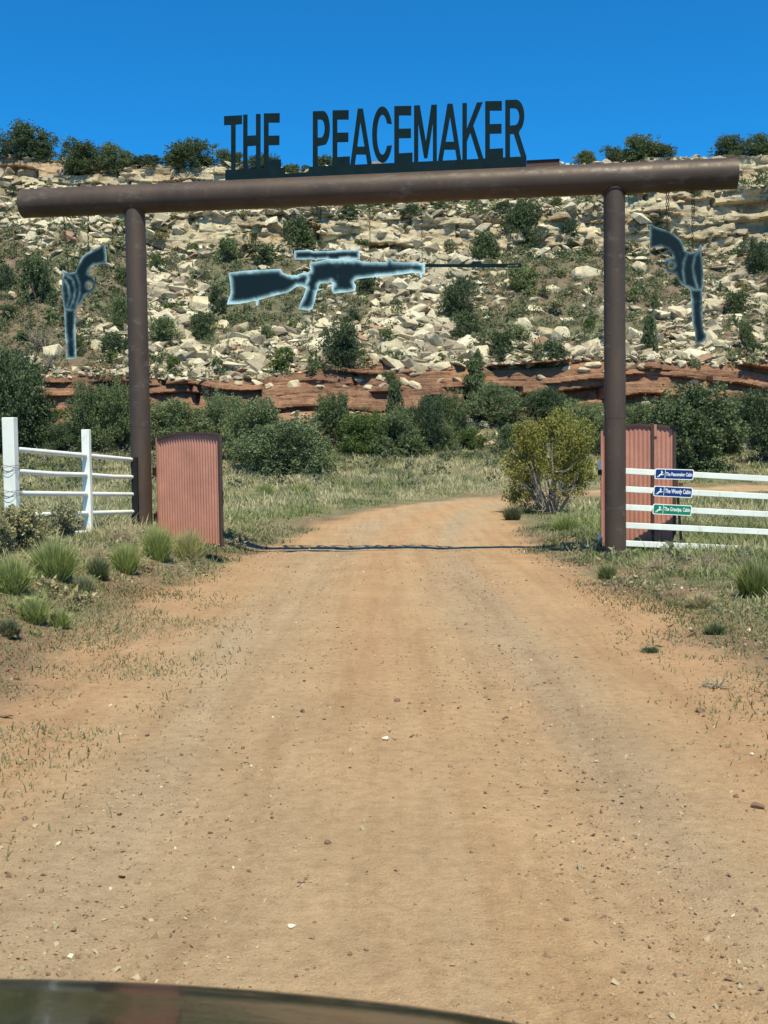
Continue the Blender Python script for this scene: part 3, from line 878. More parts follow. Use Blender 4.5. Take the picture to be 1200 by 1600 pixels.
tB = [px(x, y, 16.9).z for x, y in ((1026,666),(1040,667.5),(1052,670))]
leaf('corrugated_gate', A2, B2, .10, tB, amp=.006, label='narrow red corrugated gate leaf beside the thin black upright behind the cabin signs')
cp = empty('gate_stop_post', (B+A2)/2, 'slim black upright between the two red corrugated leaves behind the right post', 'post')
b = MB(); m_ = (B+A2)/2; b.box((m_.x, m_.y+.02, .86), (.052, .05, 1.80), d); b.build('upright', M['black'], cp, .004)
b = MB(); b.box((m_.x, m_.y+.02, 1.775), (.09, .08, .03), d); b.build('cap', M['gate_frame'], cp)

# ================================================================== the car we look out of: only its nose is in view
car = empty('car', (-.62, 0, 0), 'dark brown car bonnet in the bottom left corner, nearest to the viewer', 'car')
def hood_pt(u, v):
    """u -1..1 across, v 0 rear .. 1 front lip, >1 down the nose"""
    x = -.57 + u*.92
    yf = 1.40 - .06*u*u - .05*abs(u)**6
    ye = 1526 + 112*abs(u)**1.8 + 60*abs(u)**9       # height of the lip as the driver sees it
    zf = 1.5 - yf*math.tan(PITCH + math.atan((ye-800)/F)) + .012
    yr = .05; zr = 1.00 - .07*u*u - .05*abs(u)**8
    if v <= 1:
        y = yr + (yf-yr)*v; z = zr + (zf-zr)*v + .045*math.sin(PI*min(1, v))**1 - .012*max(0, v-.8)*5
    else:
        a = (v-1)*PI/2; y = yf + .05*math.sin(a); z = zf - .012 - .05*(1-math.cos(a)) - .0*a
    return (x, y, z)
V = []; Q_ = []; nu, vv = 48, list(np.linspace(0, 1, 26)) + [1.15, 1.35, 1.6, 2.0]
for v in vv:
    for i in range(nu+1): V.append(hood_pt(-1+2*i/nu, v))
for j in range(len(vv)-1):
    for i in range(nu):
        a = j*(nu+1)+i; Q_.append((a, a+1, a+nu+2, a+nu+1))
b = MB(); b.add(V, Q_, True); o = b.build('bonnet', M['car'], car)
md_ = o.modifiers.new('thickness', 'SOLIDIFY'); md_.thickness = .006; md_.offset = -1
V = []; Q_ = []
prof = [(.035, -.02), (.07, -.12), (.10, -.25), (.09, -.42), (.02, -.58), (-.12, -.66)]
for dy, dz in prof:
    for i in range(nu+1):
        u = -1.06+2.12*i/nu; x, y, z = hood_pt(u, 1); V.append((x, y+dy - .12*abs(u)**8, z+dz - .0))
for j in range(len(prof)-1):
    for i in range(nu):
        a = j*(nu+1)+i; Q_.append((a, a+1, a+nu+2, a+nu+1))
b = MB(); b.add(V, Q_, True); o = b.build('bumper', M['car'], car); md_ = o.modifiers.new('thickness', 'SOLIDIFY'); md_.thickness = .006
for s_ in (-1, 1):
    V = []; Q_ = []
    for j, (dx, z) in enumerate(((0, 0), (.05, -.05), (.08, -.2), (.08, -.4), (.05, -.56))):
        for i in range(13):
            x, y, zz = hood_pt(s_*1.0, i/12); V.append((x + s_*(dx+.006), y, zz+z-.004))
    for j in range(4):
        for i in range(12):
            a = j*13+i; Q_.append((a, a+1, a+14, a+13))
    b = MB(); b.add(V, Q_, True); o = b.build('wing', M['car'], car); md_ = o.modifiers.new('thickness', 'SOLIDIFY'); md_.thickness = .006
    w_ = MB(); w_.torus((-.62+s_*.80, .55, .34), Vector((0,1,0)), Vector((0,0,1)), .25, .25, .09, 28, 10); w_.tube([(-.62+s_*.74, .55, .34), (-.62+s_*.84, .55, .34)], .17, 20); w_.build('wheel', M['rubber'], car)
    h_ = MB(); x, y, z = hood_pt(s_*.78, 1); h_.tube([(x-.12, y+.075+.02*s_, z-.16), (x, y+.085, z-.15), (x+.12, y+.075-.02*s_, z-.16)], [.035, .055, .035], 12); h_.build('headlight', M['lens'], car)

# ================================================================== vegetation prototypes
def foliage(seed, nlobe, nclump, nleaf, leaf, shape='round', lobe=.24):
    """unit crown: 1 wide, 1 deep, 1 tall, foot at z = 0; thousands of leaf-sized faces in sprigs"""
    g = np.random.default_rng(seed)
    L = []
    while len(L) < nlobe:
        z = g.uniform(.10, .92); a = g.uniform(0, 2*PI)
        if shape == 'cone': rr = .42*(1-z)**.75
        elif shape == 'wide': rr = .40*np.sqrt(max(0, 1-((z-.40)/.58)**2))
        elif shape == 'open':
          rr = .44*np.sqrt(max(0, 1-((z-.66)/.36)**2)) if z > .34 else (.36 if g.uniform() < .30 else -1)
          if rr < 0: continue
        else: rr = .36*np.sqrt(max(0, 1-((z-.48)/.52)**2))
        rad = rr*g.uniform(.35, 1.0)
        L.append((rad*np.cos(a), rad*np.sin(a), z*.86+.03, lobe*g.uniform(.55, 1.1)*(1-.35*z if shape == 'cone' else 1)))
    L = np.array(L)
    k = g.integers(0, nlobe, nclump)
    d = g.normal(size=(nclump, 3)); d /= np.linalg.norm(d, axis=1)[:, None]
    r_ = g.uniform(.45, 1.08, nclump)[:, None]
    cc = L[k, :3] + d*r_*L[k, 3:4]*np.array([1, 1, .85])
    # clumps stretch outwards, sprig-like
    dirn = cc - np.array([0, 0, .3]); dirn /= np.linalg.norm(dirn, axis=1)[:, None]
    n = nclump*nleaf
    ci = np.repeat(np.arange(nclump), nleaf)
    sp = g.normal(size=(n, 3))*.022*(lobe/.24) + dirn[ci]*g.uniform(-.02, .06, (n, 1))
    P = cc[ci] + sp
    P[:, 2] = np.maximum(P[:, 2], .005)
    ax = g.normal(size=(n, 3)) + dirn[ci]*1.1 + np.array([0, 0, .5]); ax /= np.linalg.norm(ax, axis=1)[:, None]
    bx = np.cross(ax, g.normal(size=(n, 3))); bx /= np.linalg.norm(bx, axis=1)[:, None]
    s = leaf*g.uniform(.55, 1.3, (n, 1))
    V = np.stack([P - bx*s*.38, P + ax*s*.2 + bx*s*.42, P + ax*s*1.0, P + ax*s*.35 - bx*s*.45], 1).reshape(-1, 3)
    Q_ = np.arange(n*4).reshape(-1, 4)
    tint = g.uniform(0, 1, nclump)[ci]*.65 + g.uniform(0, .35, n)
    return np_mesh('foliage', V, Q_, np.repeat(tint, 4)[:, None]*np.ones(3), quads=True)

def stems(seed, nst, h, spread, r0, lean=.0, z0=-.06):
    g = random.Random(seed); b = MB()
    for i in range(nst):
        a = 2*PI*i/nst + g.uniform(-.6, .6); pts = []; rad = []
        hh = h*g.uniform(.65, 1)
        for k in range(6):
            t = k/5
            rr = spread*t**1.3*g.uniform(.75, 1.1)
            pts.append((rr*math.cos(a)+g.uniform(-.02, .02)*t, rr*math.sin(a)+g.uniform(-.02, .02)*t, z0+(hh-z0)*t)); rad.append(r0*(1-.82*t))
        b.tube(pts, rad, 6)
        for q in range(3):
            k = g.randint(2, 4); p = Vector(pts[k]); aa = a + g.uniform(-1.4, 1.4); l = spread*g.uniform(.35, .7)
            b.tube([p, p+Vector((math.cos(aa)*l*.5, math.sin(aa)*l*.5, l*.35)), p+Vector((math.cos(aa)*l, math.sin(aa)*l, l*.55))], [rad[k]*.55, rad[k]*.35, rad[k]*.1], 5)
    me = bpy.data.meshes.new('stem'); me.from_pydata(b.v, [], b.f); me.materials.append(M['bark']); me.update(); return me

PROTO = {}
def fol(key, *a, **k):
    PROTO[key] = foliage(*a, **k)
for i in range(4): fol(f'small{i}', 100+i, 9, 100, 10, .085, 'wide' if i % 2 else 'round', .27)
for i in range(4): fol(f'mid{i}', 120+i, 17, 420, 14, .046, 'round' if i % 2 else 'wide', .26)
for i in range(3): fol(f'cone{i}', 140+i, 20, 380, 13, .052, 'cone', .22)
for i in range(5): fol(f'tree{i}', 160+i, 24, 760, 16, .034, ('round', 'wide', 'round', 'wide', 'round')[i], .25)
for i in range(3): fol(f'dense{i}', 180+i, 30, 1250, 22, .024, ('wide', 'round', 'wide')[i], .23)
fol('big', 190, 34, 1900, 20, .026, 'round', .19)
fol('gold', 197, 44, 1150, 24, .019, 'open', .15)
STEM = [stems(300+i, 4, .62, .26, .035) for i in range(4)]
STEMT = [stems(320+i, 3, .75, .22, .040) for i in range(3)]
import itertools
_cy = itertools.count()
_mesh_mat = {}
def mesh_with(me, mat):
    k = (me.name, mat.name)
    if k not in _mesh_mat:
        if not me.materials: me.materials.append(mat); _mesh_mat[k] = me
        else:
            m2 = me.copy(); m2.materials.clear(); m2.materials.append(mat); _mesh_mat[k] = m2
    return _mesh_mat[k]

def plant(name, key, mat, foot, w, h, stem=None, label=None, cat='shrub', group=None, depth=None, tilt=0):
    root = empty(name, foot, label, cat, group)
    root.rotation_euler = (random.uniform(-.05, .05), tilt + random.uniform(-.04, .04), 0)
    rz_ = random.choice((0, 1, 2, 3))*PI/2 + random.uniform(-.3, .3)
    for nm, me in (('foliage', mesh_with(PROTO[key], M[mat])), (('trunk' if cat == 'tree' else 'stem'), stem)):
        if me is None: continue
        o = bpy.data.objects.new(nm, me); C.objects.link(o); o.parent = root
        o.rotation_euler = (0, 0, rz_); o.scale = (w*1.10, (depth or w)*1.0, h)
    return root

# ---- descriptive labels: where a hillside thing stands, in words one can check in the photo ----
MARKS = [(135,385,'left revolver grip'),(112,510,'left revolver barrel'),(20,450,'left edge of the photo'),(212,360,'left post top'),(217,500,'left gate post'),
         (224,600,'left gate post foot of the slope'),(405,450,'rifle stock'),(485,470,'rifle grip'),(510,398,'rifle scope'),(540,440,'rifle magazine'),(620,420,'rifle fore end'),
         (740,414,'rifle barrel'),(812,414,'rifle muzzle'),(961,360,'right post top'),(962,500,'right gate post'),(1040,380,'right revolver grip'),(1075,430,'right revolver cylinder'),
         (1092,500,'right revolver barrel'),(1190,400,'right edge of the photo'),(1190,520,'right edge of the photo')]
def where(x, y):
    if y > 560: band = 'near red ledge'
    elif y > 500: band = 'lower slope'
    elif y > 420: band = 'middle slope'
    elif y > 360: band = 'upper slope'
    else: band = 'below the cliff'
    best = min(MARKS, key=lambda m: math.hypot(x-m[0], (y-m[1])*.8))
    mx, my, nm = best
    if nm.startswith('left gate post foot'): nm = 'left gate post'
    if 'edge' in nm: rel = 'near the'
    else:
        dx, dy = x-mx, y-my
        if abs(dx) > abs(dy)*.8: rel = 'left of the' if dx < 0 else 'right of the'
        else: rel = 'above the' if dy < 0 else 'below the'
    return f'{rel} {nm}, {band}'.replace('right of the right', 'right of right').replace('left of the right', 'left of right')
ORD = ['', 'second ', 'third ', 'fourth ', 'fifth ', 'sixth ', 'seventh ', 'eighth ', 'ninth ', 'tenth ', 'eleventh ', 'twelfth ', 'thirteenth ', 'fourteenth ', 'fifteenth ', 'sixteenth ', 'seventeenth ', 'eighteenth ', 'nineteenth ', 'twentieth ']
ORD += [f'{n}th ' for n in range(21, 60)]
def label_all(items, noun):
    """items: (object, x, y, adjectives)"""
    d = {}
    for o, x, y, adj in items: d.setdefault((adj, where(x, y)), []).append((x, o))
    for (adj, wh), L in d.items():
        L.sort(key=lambda q: q[0])
        for k, (x, o) in enumerate(L):
            if k > 11 and 'edge' not in wh: wh = wh.split(',')[0] + wh[len(wh.split(',')[0]):].replace('near red ledge', 'low')
            if k > 8: wh = wh.replace('the ', '', 1)
            if len(L) == 1: o['label'] = f'{adj} {noun} {wh}'
            elif len(L) == 2: o['label'] = f'{("left", "right")[k]}hand {adj} {noun} {wh}'
            else: o['label'] = f'{ORD[k]}{adj} {noun} from left, {wh}' if k else f'leftmost {adj} {noun} {wh}'

# ================================================================== shrubs on the slope (x, y centre, w, h in photo px, kind)
HS = [(57,447,52,76,'m'),(10,438,28,42,'m'),(60,370,30,20,'s'),(20,365,30,24,'s'),(88,360,28,18,'s'),(185,356,44,20,'s'),(182,388,36,25,'s'),(190,433,25,30,'m'),(245,415,22,30,'m'),
(270,418,32,30,'s'),(176,452,15,10,'s'),(12,490,36,26,'m'),(187,495,34,50,'m'),(180,540,48,32,'m'),(30,530,42,24,'s'),(125,543,18,34,'m'),(174,562,20,22,'b'),(45,580,26,13,'s'),
(353,395,42,44,'m'),(390,370,50,22,'b'),(465,370,62,50,'m'),(342,474,30,44,'m'),(256,520,54,46,'m'),(313,512,46,42,'m'),(270,571,24,22,'b'),(338,576,32,26,'s'),(415,527,26,36,'m'),
(447,564,62,42,'b'),(420,480,13,13,'s'),(455,515,26,24,'s'),(535,553,72,78,'t'),(488,568,32,34,'s'),(410,403,52,28,'s'),(300,450,20,20,'s'),(278,480,42,13,'b'),(545,334,44,26,'m'),
(575,448,36,30,'m'),(548,500,34,28,'m'),(603,533,32,30,'s'),(618,562,30,26,'m'),(720,475,58,68,'t'),(735,515,52,48,'m'),(705,392,32,28,'s'),(685,525,16,13,'s'),(560,384,42,16,'s'),
(728,562,20,16,'s'),(822,355,64,80,'t'),(790,328,46,22,'m'),(757,390,50,46,'m'),(890,365,30,38,'m'),(820,440,50,46,'m'),(922,393,28,22,'s'),(941,364,12,16,'s'),(850,459,24,18,'s'),
(868,485,42,26,'s'),(785,545,42,50,'m'),(815,525,26,22,'s'),(860,557,58,42,'m'),(923,508,26,17,'b'),(746,572,26,44,'c'),(803,487,18,24,'s'),(1025,345,46,32,'m'),(1001,353,22,24,'m'),(1056,361,26,26,'m'),
(1184,405,46,56,'t'),(1195,335,16,16,'s'),(1108,377,11,20,'s'),(1164,365,18,10,'s'),(993,465,25,24,'s'),(1026,480,22,36,'c'),(1018,528,38,66,'c'),(1155,477,42,40,'m'),(1168,530,28,44,'m'),
(1180,547,24,18,'m'),(1058,443,18,18,'s'),(1006,443,16,11,'s'),(1070,457,18,11,'s'),(1148,506,20,20,'s'),(1160,452,28,20,'s'),(1040,556,17,9,'s'),(1086,572,20,16,'s'),
(150,400,22,16,'s'),(95,420,22,14,'s'),(115,445,20,14,'s'),(205,470,16,16,'s'),(60,400,20,14,'s'),(430,350,26,14,'s'),(250,365,40,20,'s'),(300,390,22,18,'s'),(640,330,34,20,'m'),(500,345,18,14,'s'),
(520,430,0,0,'x'),(880,430,20,12,'s'),(900,420,14,10,'s'),(690,560,16,14,'s'),(1120,440,16,14,'s'),(1190,455,18,12,'s'),(1130,345,16,12,'s'),(265,330,30,20,'m'),(380,332,24,16,'s'),(440,325,26,18,'m'),(590,322,22,16,'s'),(690,322,26,18,'m'),(745,318,20,14,'s'),(870,318,24,18,'m'),(920,312,20,16,'s'),(1090,300,20,14,'s'),(1150,292,24,16,'m'),(1185,300,18,14,'s'),(20,300,26,18,'m'),(70,296,18,12,'s'),(610,598,26,34,'m')]
items = []
for i, (x, y, w, h, k) in enumerate(HS):
    if k == 'x': continue
    q = cast(x, y + h*.42)
    if q is None: continue
    p = q[0]; s = p.y/F
    ww, hh = w*s, h*s
    key = {'s': f'small{i%4}', 'm': f'mid{i%4}', 'b': f'small{i%4}', 't': f'tree{i%5}', 'c': f'cone{i%3}'}[k]
    mat = {'s': ('sage', 'oak', 'oak')[i % 3], 'm': ('juniper', 'juniper_dark', 'oak', 'juniper')[i % 4], 'b': 'bright', 't': 'juniper_dark', 'c': 'juniper'}[k]
    adj = {'s': 'small grey-green', 'm': 'rounded green', 'b': 'bright green', 't': 'large dark green', 'c': 'upright pointed'}[k]
    nm = {'c': 'young_juniper', 't': 'juniper_bush', 'm': 'juniper_bush'}.get(k, 'shrub')
    foot = p + Vector((0, ww*.22, -.12))
    o = plant(nm, key, mat, foot, ww, hh*1.06 + .1, STEM[i % 4] if k != 's' else None, None, 'shrub', 'shrubs scattered over the rocky slope')
    items.append((o, x, y, adj))
label_all(items, 'shrub')
HSX = [(x, y, w, h) for x, y, w, h, k in HS if k != 'x']

# ---- dead bush left of the left revolver's barrel
def twigs(seed, n, r, h, rad, up=.6, seg=5, curl=.35):
    g = random.Random(seed); b = MB()
    for i in range(n):
        a = g.uniform(0, 2*PI); el = g.uniform(.15, 1.3)*up + .1; L = r*g.uniform(.5, 1.1)
        p = Vector((g.uniform(-.15, .15)*r, g.uniform(-.15, .15)*r, 0)); d = Vector((math.cos(a)*math.cos(el), math.sin(a)*math.cos(el), math.sin(el)*h/r)).normalized()
        pts = [p.copy()]
        for k in range(seg):
            d = (d + Vector((g.uniform(-1, 1), g.uniform(-1, 1), g.uniform(-1, .8)))*curl).normalized(); p = p + d*(L/seg); p.z = max(p.z, .01); pts.append(p.copy())
        b.tube(pts, [rad*(1-.75*k/seg) for k in range(seg+1)], 4, False)
    return b
def place_twigs(name, seed, n, P, r, h, rad, mat, label, cat, group=None, **k):
    b = twigs(seed, n, r, h, rad, **k); b.v = [tuple(Vector(v) + P) for v in b.v]
    root = b.build(name, mat); return tag(root, label, cat, group)
q = cast(62, 545)[0]
place_twigs('dead_bush', 5, 60, q, 1.6, 2.3, .03, M['deadwood'], 'bare grey dead bush beside the big cream boulder below the left revolver', 'bush', up=1.0)
q = cast(80, 575)[0]
place_twigs('dead_bush', 6, 40, q, 1.2, 1.2, .03, M['deadwood'], 'bare dead bush just above the red ledge at the left, under a cream boulder', 'bush', up=.8)

# ================================================================== trees along the skyline
RIM = [(43,229,66,76,'tree4','tall grey-green juniper, first tree from the left on the skyline'),(4,250,34,26,'mid1','low dark juniper at the extreme left end of the skyline'),
(72,252,30,26,'mid3','low juniper leaning against the first tall tree on the left skyline'),(126,250,64,62,'tree2','broad rounded juniper, second large tree from the left on the skyline'),(177,262,42,62,'tree4','pointed juniper just right of the broad second skyline tree'),
(205,274,34,30,'mid1','low yellowish juniper between the pointed tree and the gap in the skyline trees'),(233,276,36,26,'mid2','low juniper ending the left group of skyline trees'),(300,259,66,58,'tree0','tall bushy juniper left of the word THE'),(272,272,34,30,'mid3','low juniper joined to the left side of the bushy tree by THE'),(322,272,32,26,'mid0','low juniper between the bushy tree and the letter T'),
(356,266,30,40,'tree3','yellow-green juniper behind the foot of letter T'),(378,268,26,34,'mid1','small juniper between the letters T and H'),(410,264,46,46,'tree1','pale juniper seen through the letters H and E'),(457,268,22,22,'mid2','tiny juniper in the gap after the word THE'),(478,270,14,16,'small1','low bush left of the letter P on the skyline'),(507,262,32,34,'mid3','pale juniper seen through the foot of letter P'),
(560,276,30,24,'mid1','low juniper behind the letters E and A'),
(915,251,32,26,'mid0','low juniper at the left end of the right skyline group'),(956,247,30,36,'tree4','small pointed juniper left of the tall right skyline tree'),(1000,238,50,56,'tree2','tall pale juniper above the beam, right of the sign'),(975,250,36,30,'mid2','low juniper filling the gap left of the tall tree above the beam'),(1033,246,40,36,'tree1','round juniper at the right side of the tall tree above the beam'),
(1150,238,56,42,'tree3','broad dark juniper above the right end of the beam'),(1190,236,44,46,'tree0','dark juniper at the right edge of the skyline')]
for i, (x, y, w, h, key, lab) in enumerate(RIM):
    yy = y + h/2 - 4; q = cast(x, yy)
    while q is None or q[0].y > 97: yy += 1.5; q = cast(x, yy)
    Y = q[0].y + .8; p = px(x, y, Y); dp_ = drop(p.x, Y); s = Y/F
    zb = dp_[0].z - .25; top = px(x, y - h/2 - 2, Y).z
    hh = max(top - zb, h*s*.8)
    plant('juniper_tree', key, 'juniper' if i % 3 else 'juniper_dark', Vector((p.x, Y, zb)), w*s*1.2, hh, STEMT[i % 3], lab, 'tree', 'junipers along the skyline')

# ================================================================== tree belt at the foot of the slope (x, base y, w, h px)
BELT = [(12,706,104,172,'dense1','juniper','tree','huge dark juniper at the left edge behind the white fence post'),
(-50,715,90,120,'dense0','juniper_dark','tree','dark juniper running out of the left edge of the photo'),
(55,700,54,70,'dense2','juniper_dark','tree','lower dark juniper between the two white fence posts'),
(140,704,56,112,'dense1','juniper','tree','tall juniper behind the middle white fence post'),
(182,706,70,120,'dense0','juniper','tree','bushy juniper left of the left gate post'),
(86,655,34,16,'small1','bright','shrub','bright green low shrub below the red overhang at the left'),
(275,700,92,78,'dense2','oak','shrub','pale green shrub directly behind the arched red gate leaf'),
(345,690,62,84,'dense0','oak','tree','leafy grey-green bush right of and behind the arched gate leaf'),
(395,722,90,104,'dense1','oak','tree','tall grey-green bush in the middle of the clump right of the gate leaf'),
(455,742,108,96,'dense0','oak','tree','largest grey-green bush, rounded, nearest of the clump right of the gate leaf'),
(400,738,70,58,'dense2','oak','shrub','low skirt of grey-green bush at the front of the clump beside the gate leaf'),
(523,700,52,88,'dense2','juniper','tree','slender green bush at the right end of the left clump'),
(575,712,84,78,'dense0','bright','tree','yellow-green bush left of the middle of the field edge'),
(626,712,62,78,'dense1','oak','tree','yellow-green feathery bush in the middle of the field edge'),
(618,650,32,62,'cone1','juniper','tree','narrow conifer in front of the red ledge above the yellow-green bushes'),
(668,708,52,92,'dense2','juniper_dark','tree','dark green bush right of the feathery yellow-green bush'),
(705,700,50,96,'dense0','juniper','tree','tall dark bush left of the white rock pile'),
(742,640,44,82,'cone0','juniper','tree','pointed conifer poking over the red ledge above the white rock pile'),
(775,664,80,68,'dense1','oak','tree','spreading grey-green bush on the red ledge above the white rock pile'),
(742,702,38,34,'mid1','bright','shrub','low green shrub just below the white rock pile'),
(795,710,34,48,'mid0','juniper','shrub','small rounded green shrub left of the golden juniper'),
(860,660,64,56,'dense2','juniper','tree','dark green bush behind the top of the golden juniper'),
(912,706,62,84,'dense1','oak','tree','blue-green bush between the golden juniper and the right gate post'),
(1010,716,56,96,'dense0','juniper','tree','green bush behind the red gate leaves at the right'),
(1092,742,140,148,'big','juniper','tree','biggest dark juniper, right of the red gate leaves'),
(1178,700,60,92,'dense2','juniper','tree','dark juniper at the right edge behind the fence'),
(1240,730,90,130,'dense1','juniper_dark','tree','juniper running out of the right edge of the photo'),
(1000,700,60,70,'dense2','oak','shrub','low green bush seen between the right post and the biggest juniper'),
(305,716,52,34,'mid1','oak','shrub','low grey shrub just right of the arched red gate leaf'),
(500,716,46,30,'mid3','oak','shrub','low grey-green shrub at the foot of the slender green bush'),
(600,716,44,34,'mid0','oak','shrub','low shrub between the two yellow-green bushes'),
(650,714,40,34,'mid2','juniper','shrub','low dark shrub left of the dark green bush at the field edge'),
(690,706,46,52,'dense0','oak','shrub','rounded shrub filling between the two dark bushes left of the rock pile'),
(218,706,44,60,'dense2','oak','shrub','grey-green shrub seen directly behind the left gate post'),
(820,706,50,50,'dense1','oak','shrub','shrub hidden behind the left side of the golden juniper'),
(100,706,56,54,'dense0','juniper','shrub','lower shrub behind the upper rail of the left fence'),
(955,712,50,66,'dense2','oak','shrub','shrub directly behind the right gate post'),
(545,700,40,40,'mid2','oak','shrub','low grey bush between the slender bush and the yellow-green bush')]
for i, (x, y, w, h, key, mat, cat, lab) in enumerate(BELT):
    q = cast(x, y)[0]; s = q.y/F
    plant('juniper_tree' if mat.startswith('jun') and cat == 'tree' else 'bush', key, mat, q + Vector((0, w*s*.25, -.15)), w*s*1.24, h*s*1.0+.1, STEMT[i % 3] if cat == 'tree' else STEM[i % 4], lab, cat, 'trees and bushes along the foot of the slope')

# ---- golden juniper right of the road
q = cast(866, 803)[0]; s = q.y/F
gj = plant('golden_juniper', 'gold', 'golden', q + Vector((0, .3, -.05)), 143*s, 174*s, None, 'yellow-green juniper with bare lower branches at the right side of the road', 'tree')
b = MB(); g_ = random.Random(4)
for i in range(17):
    a = g_.uniform(0, 2*PI); l = g_.uniform(.55, 1.15); hh = g_.uniform(.7, 1.9); pts = []
    for k in range(7):
        t = k/6; pts.append(Vector((math.cos(a)*l*t**.8 + g_.uniform(-.06, .06)*t, math.sin(a)*l*t**.8*.9 + g_.uniform(-.06, .06)*t, hh*t**1.25)))
    b.tube(pts, [.045*(1-.8*k/6) + .004 for k in range(7)], 6)
    for j in range(5):
        p = pts[g_.randint(1, 5)]; aa = a + g_.uniform(-1.6, 1.6); ll = g_.uniform(.25, .7)
        b.tube([p, p+Vector((math.cos(aa)*ll*.5, math.sin(aa)*ll*.5, g_.uniform(-.1, .25))), p+Vector((math.cos(aa)*ll, math.sin(aa)*ll, g_.uniform(-.2, .45)))], [.013, .008, .003], 5)
o = b.build('trunk', M['deadwood'], None); o.parent = gj; o.matrix_parent_inverse = Matrix.Identity(4)

# ================================================================== boulders
def hull(seed, n=16, flat_=.7, boxy=.5):
    g = random.Random(seed); bm = bmesh.new()
    for _ in range(n):
        d = Vector((g.gauss(0, 1), g.gauss(0, 1), g.gauss(0, 1))).normalized()
        m = max(abs(d.x), abs(d.y), abs(d.z)); d = d*(1-boxy) + d/m*boxy*.8
        d *= g.uniform(.82, 1.05)
        bm.verts.new((d.x*.5, d.y*.5, d.z*.5*flat_))
    r_ = bmesh.ops.convex_hull(bm, input=bm.verts)
    bmesh.ops.delete(bm, geom=list({e for e in list(r_['geom_interior']) + list(r_['geom_unused']) if isinstance(e, bmesh.types.BMVert)}), context='VERTS')
    bmesh.ops.dissolve_limit(bm, angle_limit=R(14), verts=bm.verts, edges=bm.edges)
    return bm
def rock_color(g):
    t = g.random()
    base = np.array((.53,.455,.325)) if t < .42 else (np.array((.66,.59,.44)) if t < .66 else (np.array((.36,.305,.225)) if t < .96 else np.array((.35,.22,.15))))
    return base*g.uniform(.78, 1.12)
BR = []
for i in range(30):
    bm = hull(900+i, 15 + i % 8, (.55, .72, .9)[i % 3], .55)
    bmesh.ops.bevel(bm, geom=bm.edges[:], offset=.018, segments=1, affect='EDGES')
    bmesh.ops.triangulate(bm, faces=bm.faces)
    for _ in range(2):
        bmesh.ops.subdivide_edges(bm, edges=[e for e in bm.edges if e.calc_length() > .14], cuts=1)
        bmesh.ops.triangulate(bm, faces=bm.faces)
    P = np.array([v.co[:] for v in bm.verts]); nz = fbm(P[:,0]*5+i, P[:,1]*5+P[:,2]*4, 3, i)*.09
    for v, k in zip(bm.verts, nz): v.co *= 1+k
    me = bpy.data.meshes.new('boulder'); bm.to_mesh(me); bm.free()
    a = me.color_attributes.new('Col', 'FLOAT_COLOR', 'POINT'); cc = np.ones((len(me.vertices), 4), np.float32)
    cc[:, :3] = (.60,.53,.385) if i % 4 else (.44,.375,.27); a.data.foreach_set('color', cc.ravel())
    me.materials.append(M['rock']); BR.append(me)
def boulder(x, y, w, h, grp='boulders on the rocky slope', q=None, deep=.36, k=None):
    q = q or cast(x, y + h*.40)
    if q is None: return None
    p = q[0]; s = p.y/F; W = w*s; Hh = h*s*.97
    i = random.randrange(30) if k is None else k
    fl = (.55, .72, .9)[i % 3]
    o = bpy.data.objects.new('boulder', BR[i]); C.objects.link(o)
    o.scale = (W*1.08, max(W, Hh)*random.uniform(.8, 1.05), Hh/fl*1.0)
    o.rotation_euler = (random.uniform(-.25, .25), random.uniform(-.3, .3), random.choice((0, PI)) + random.uniform(-.35, .35))
    o.location = p + Vector((0, W*.25, Hh*(.5-deep)))
    tag(o, None, 'boulder', grp)
    return o
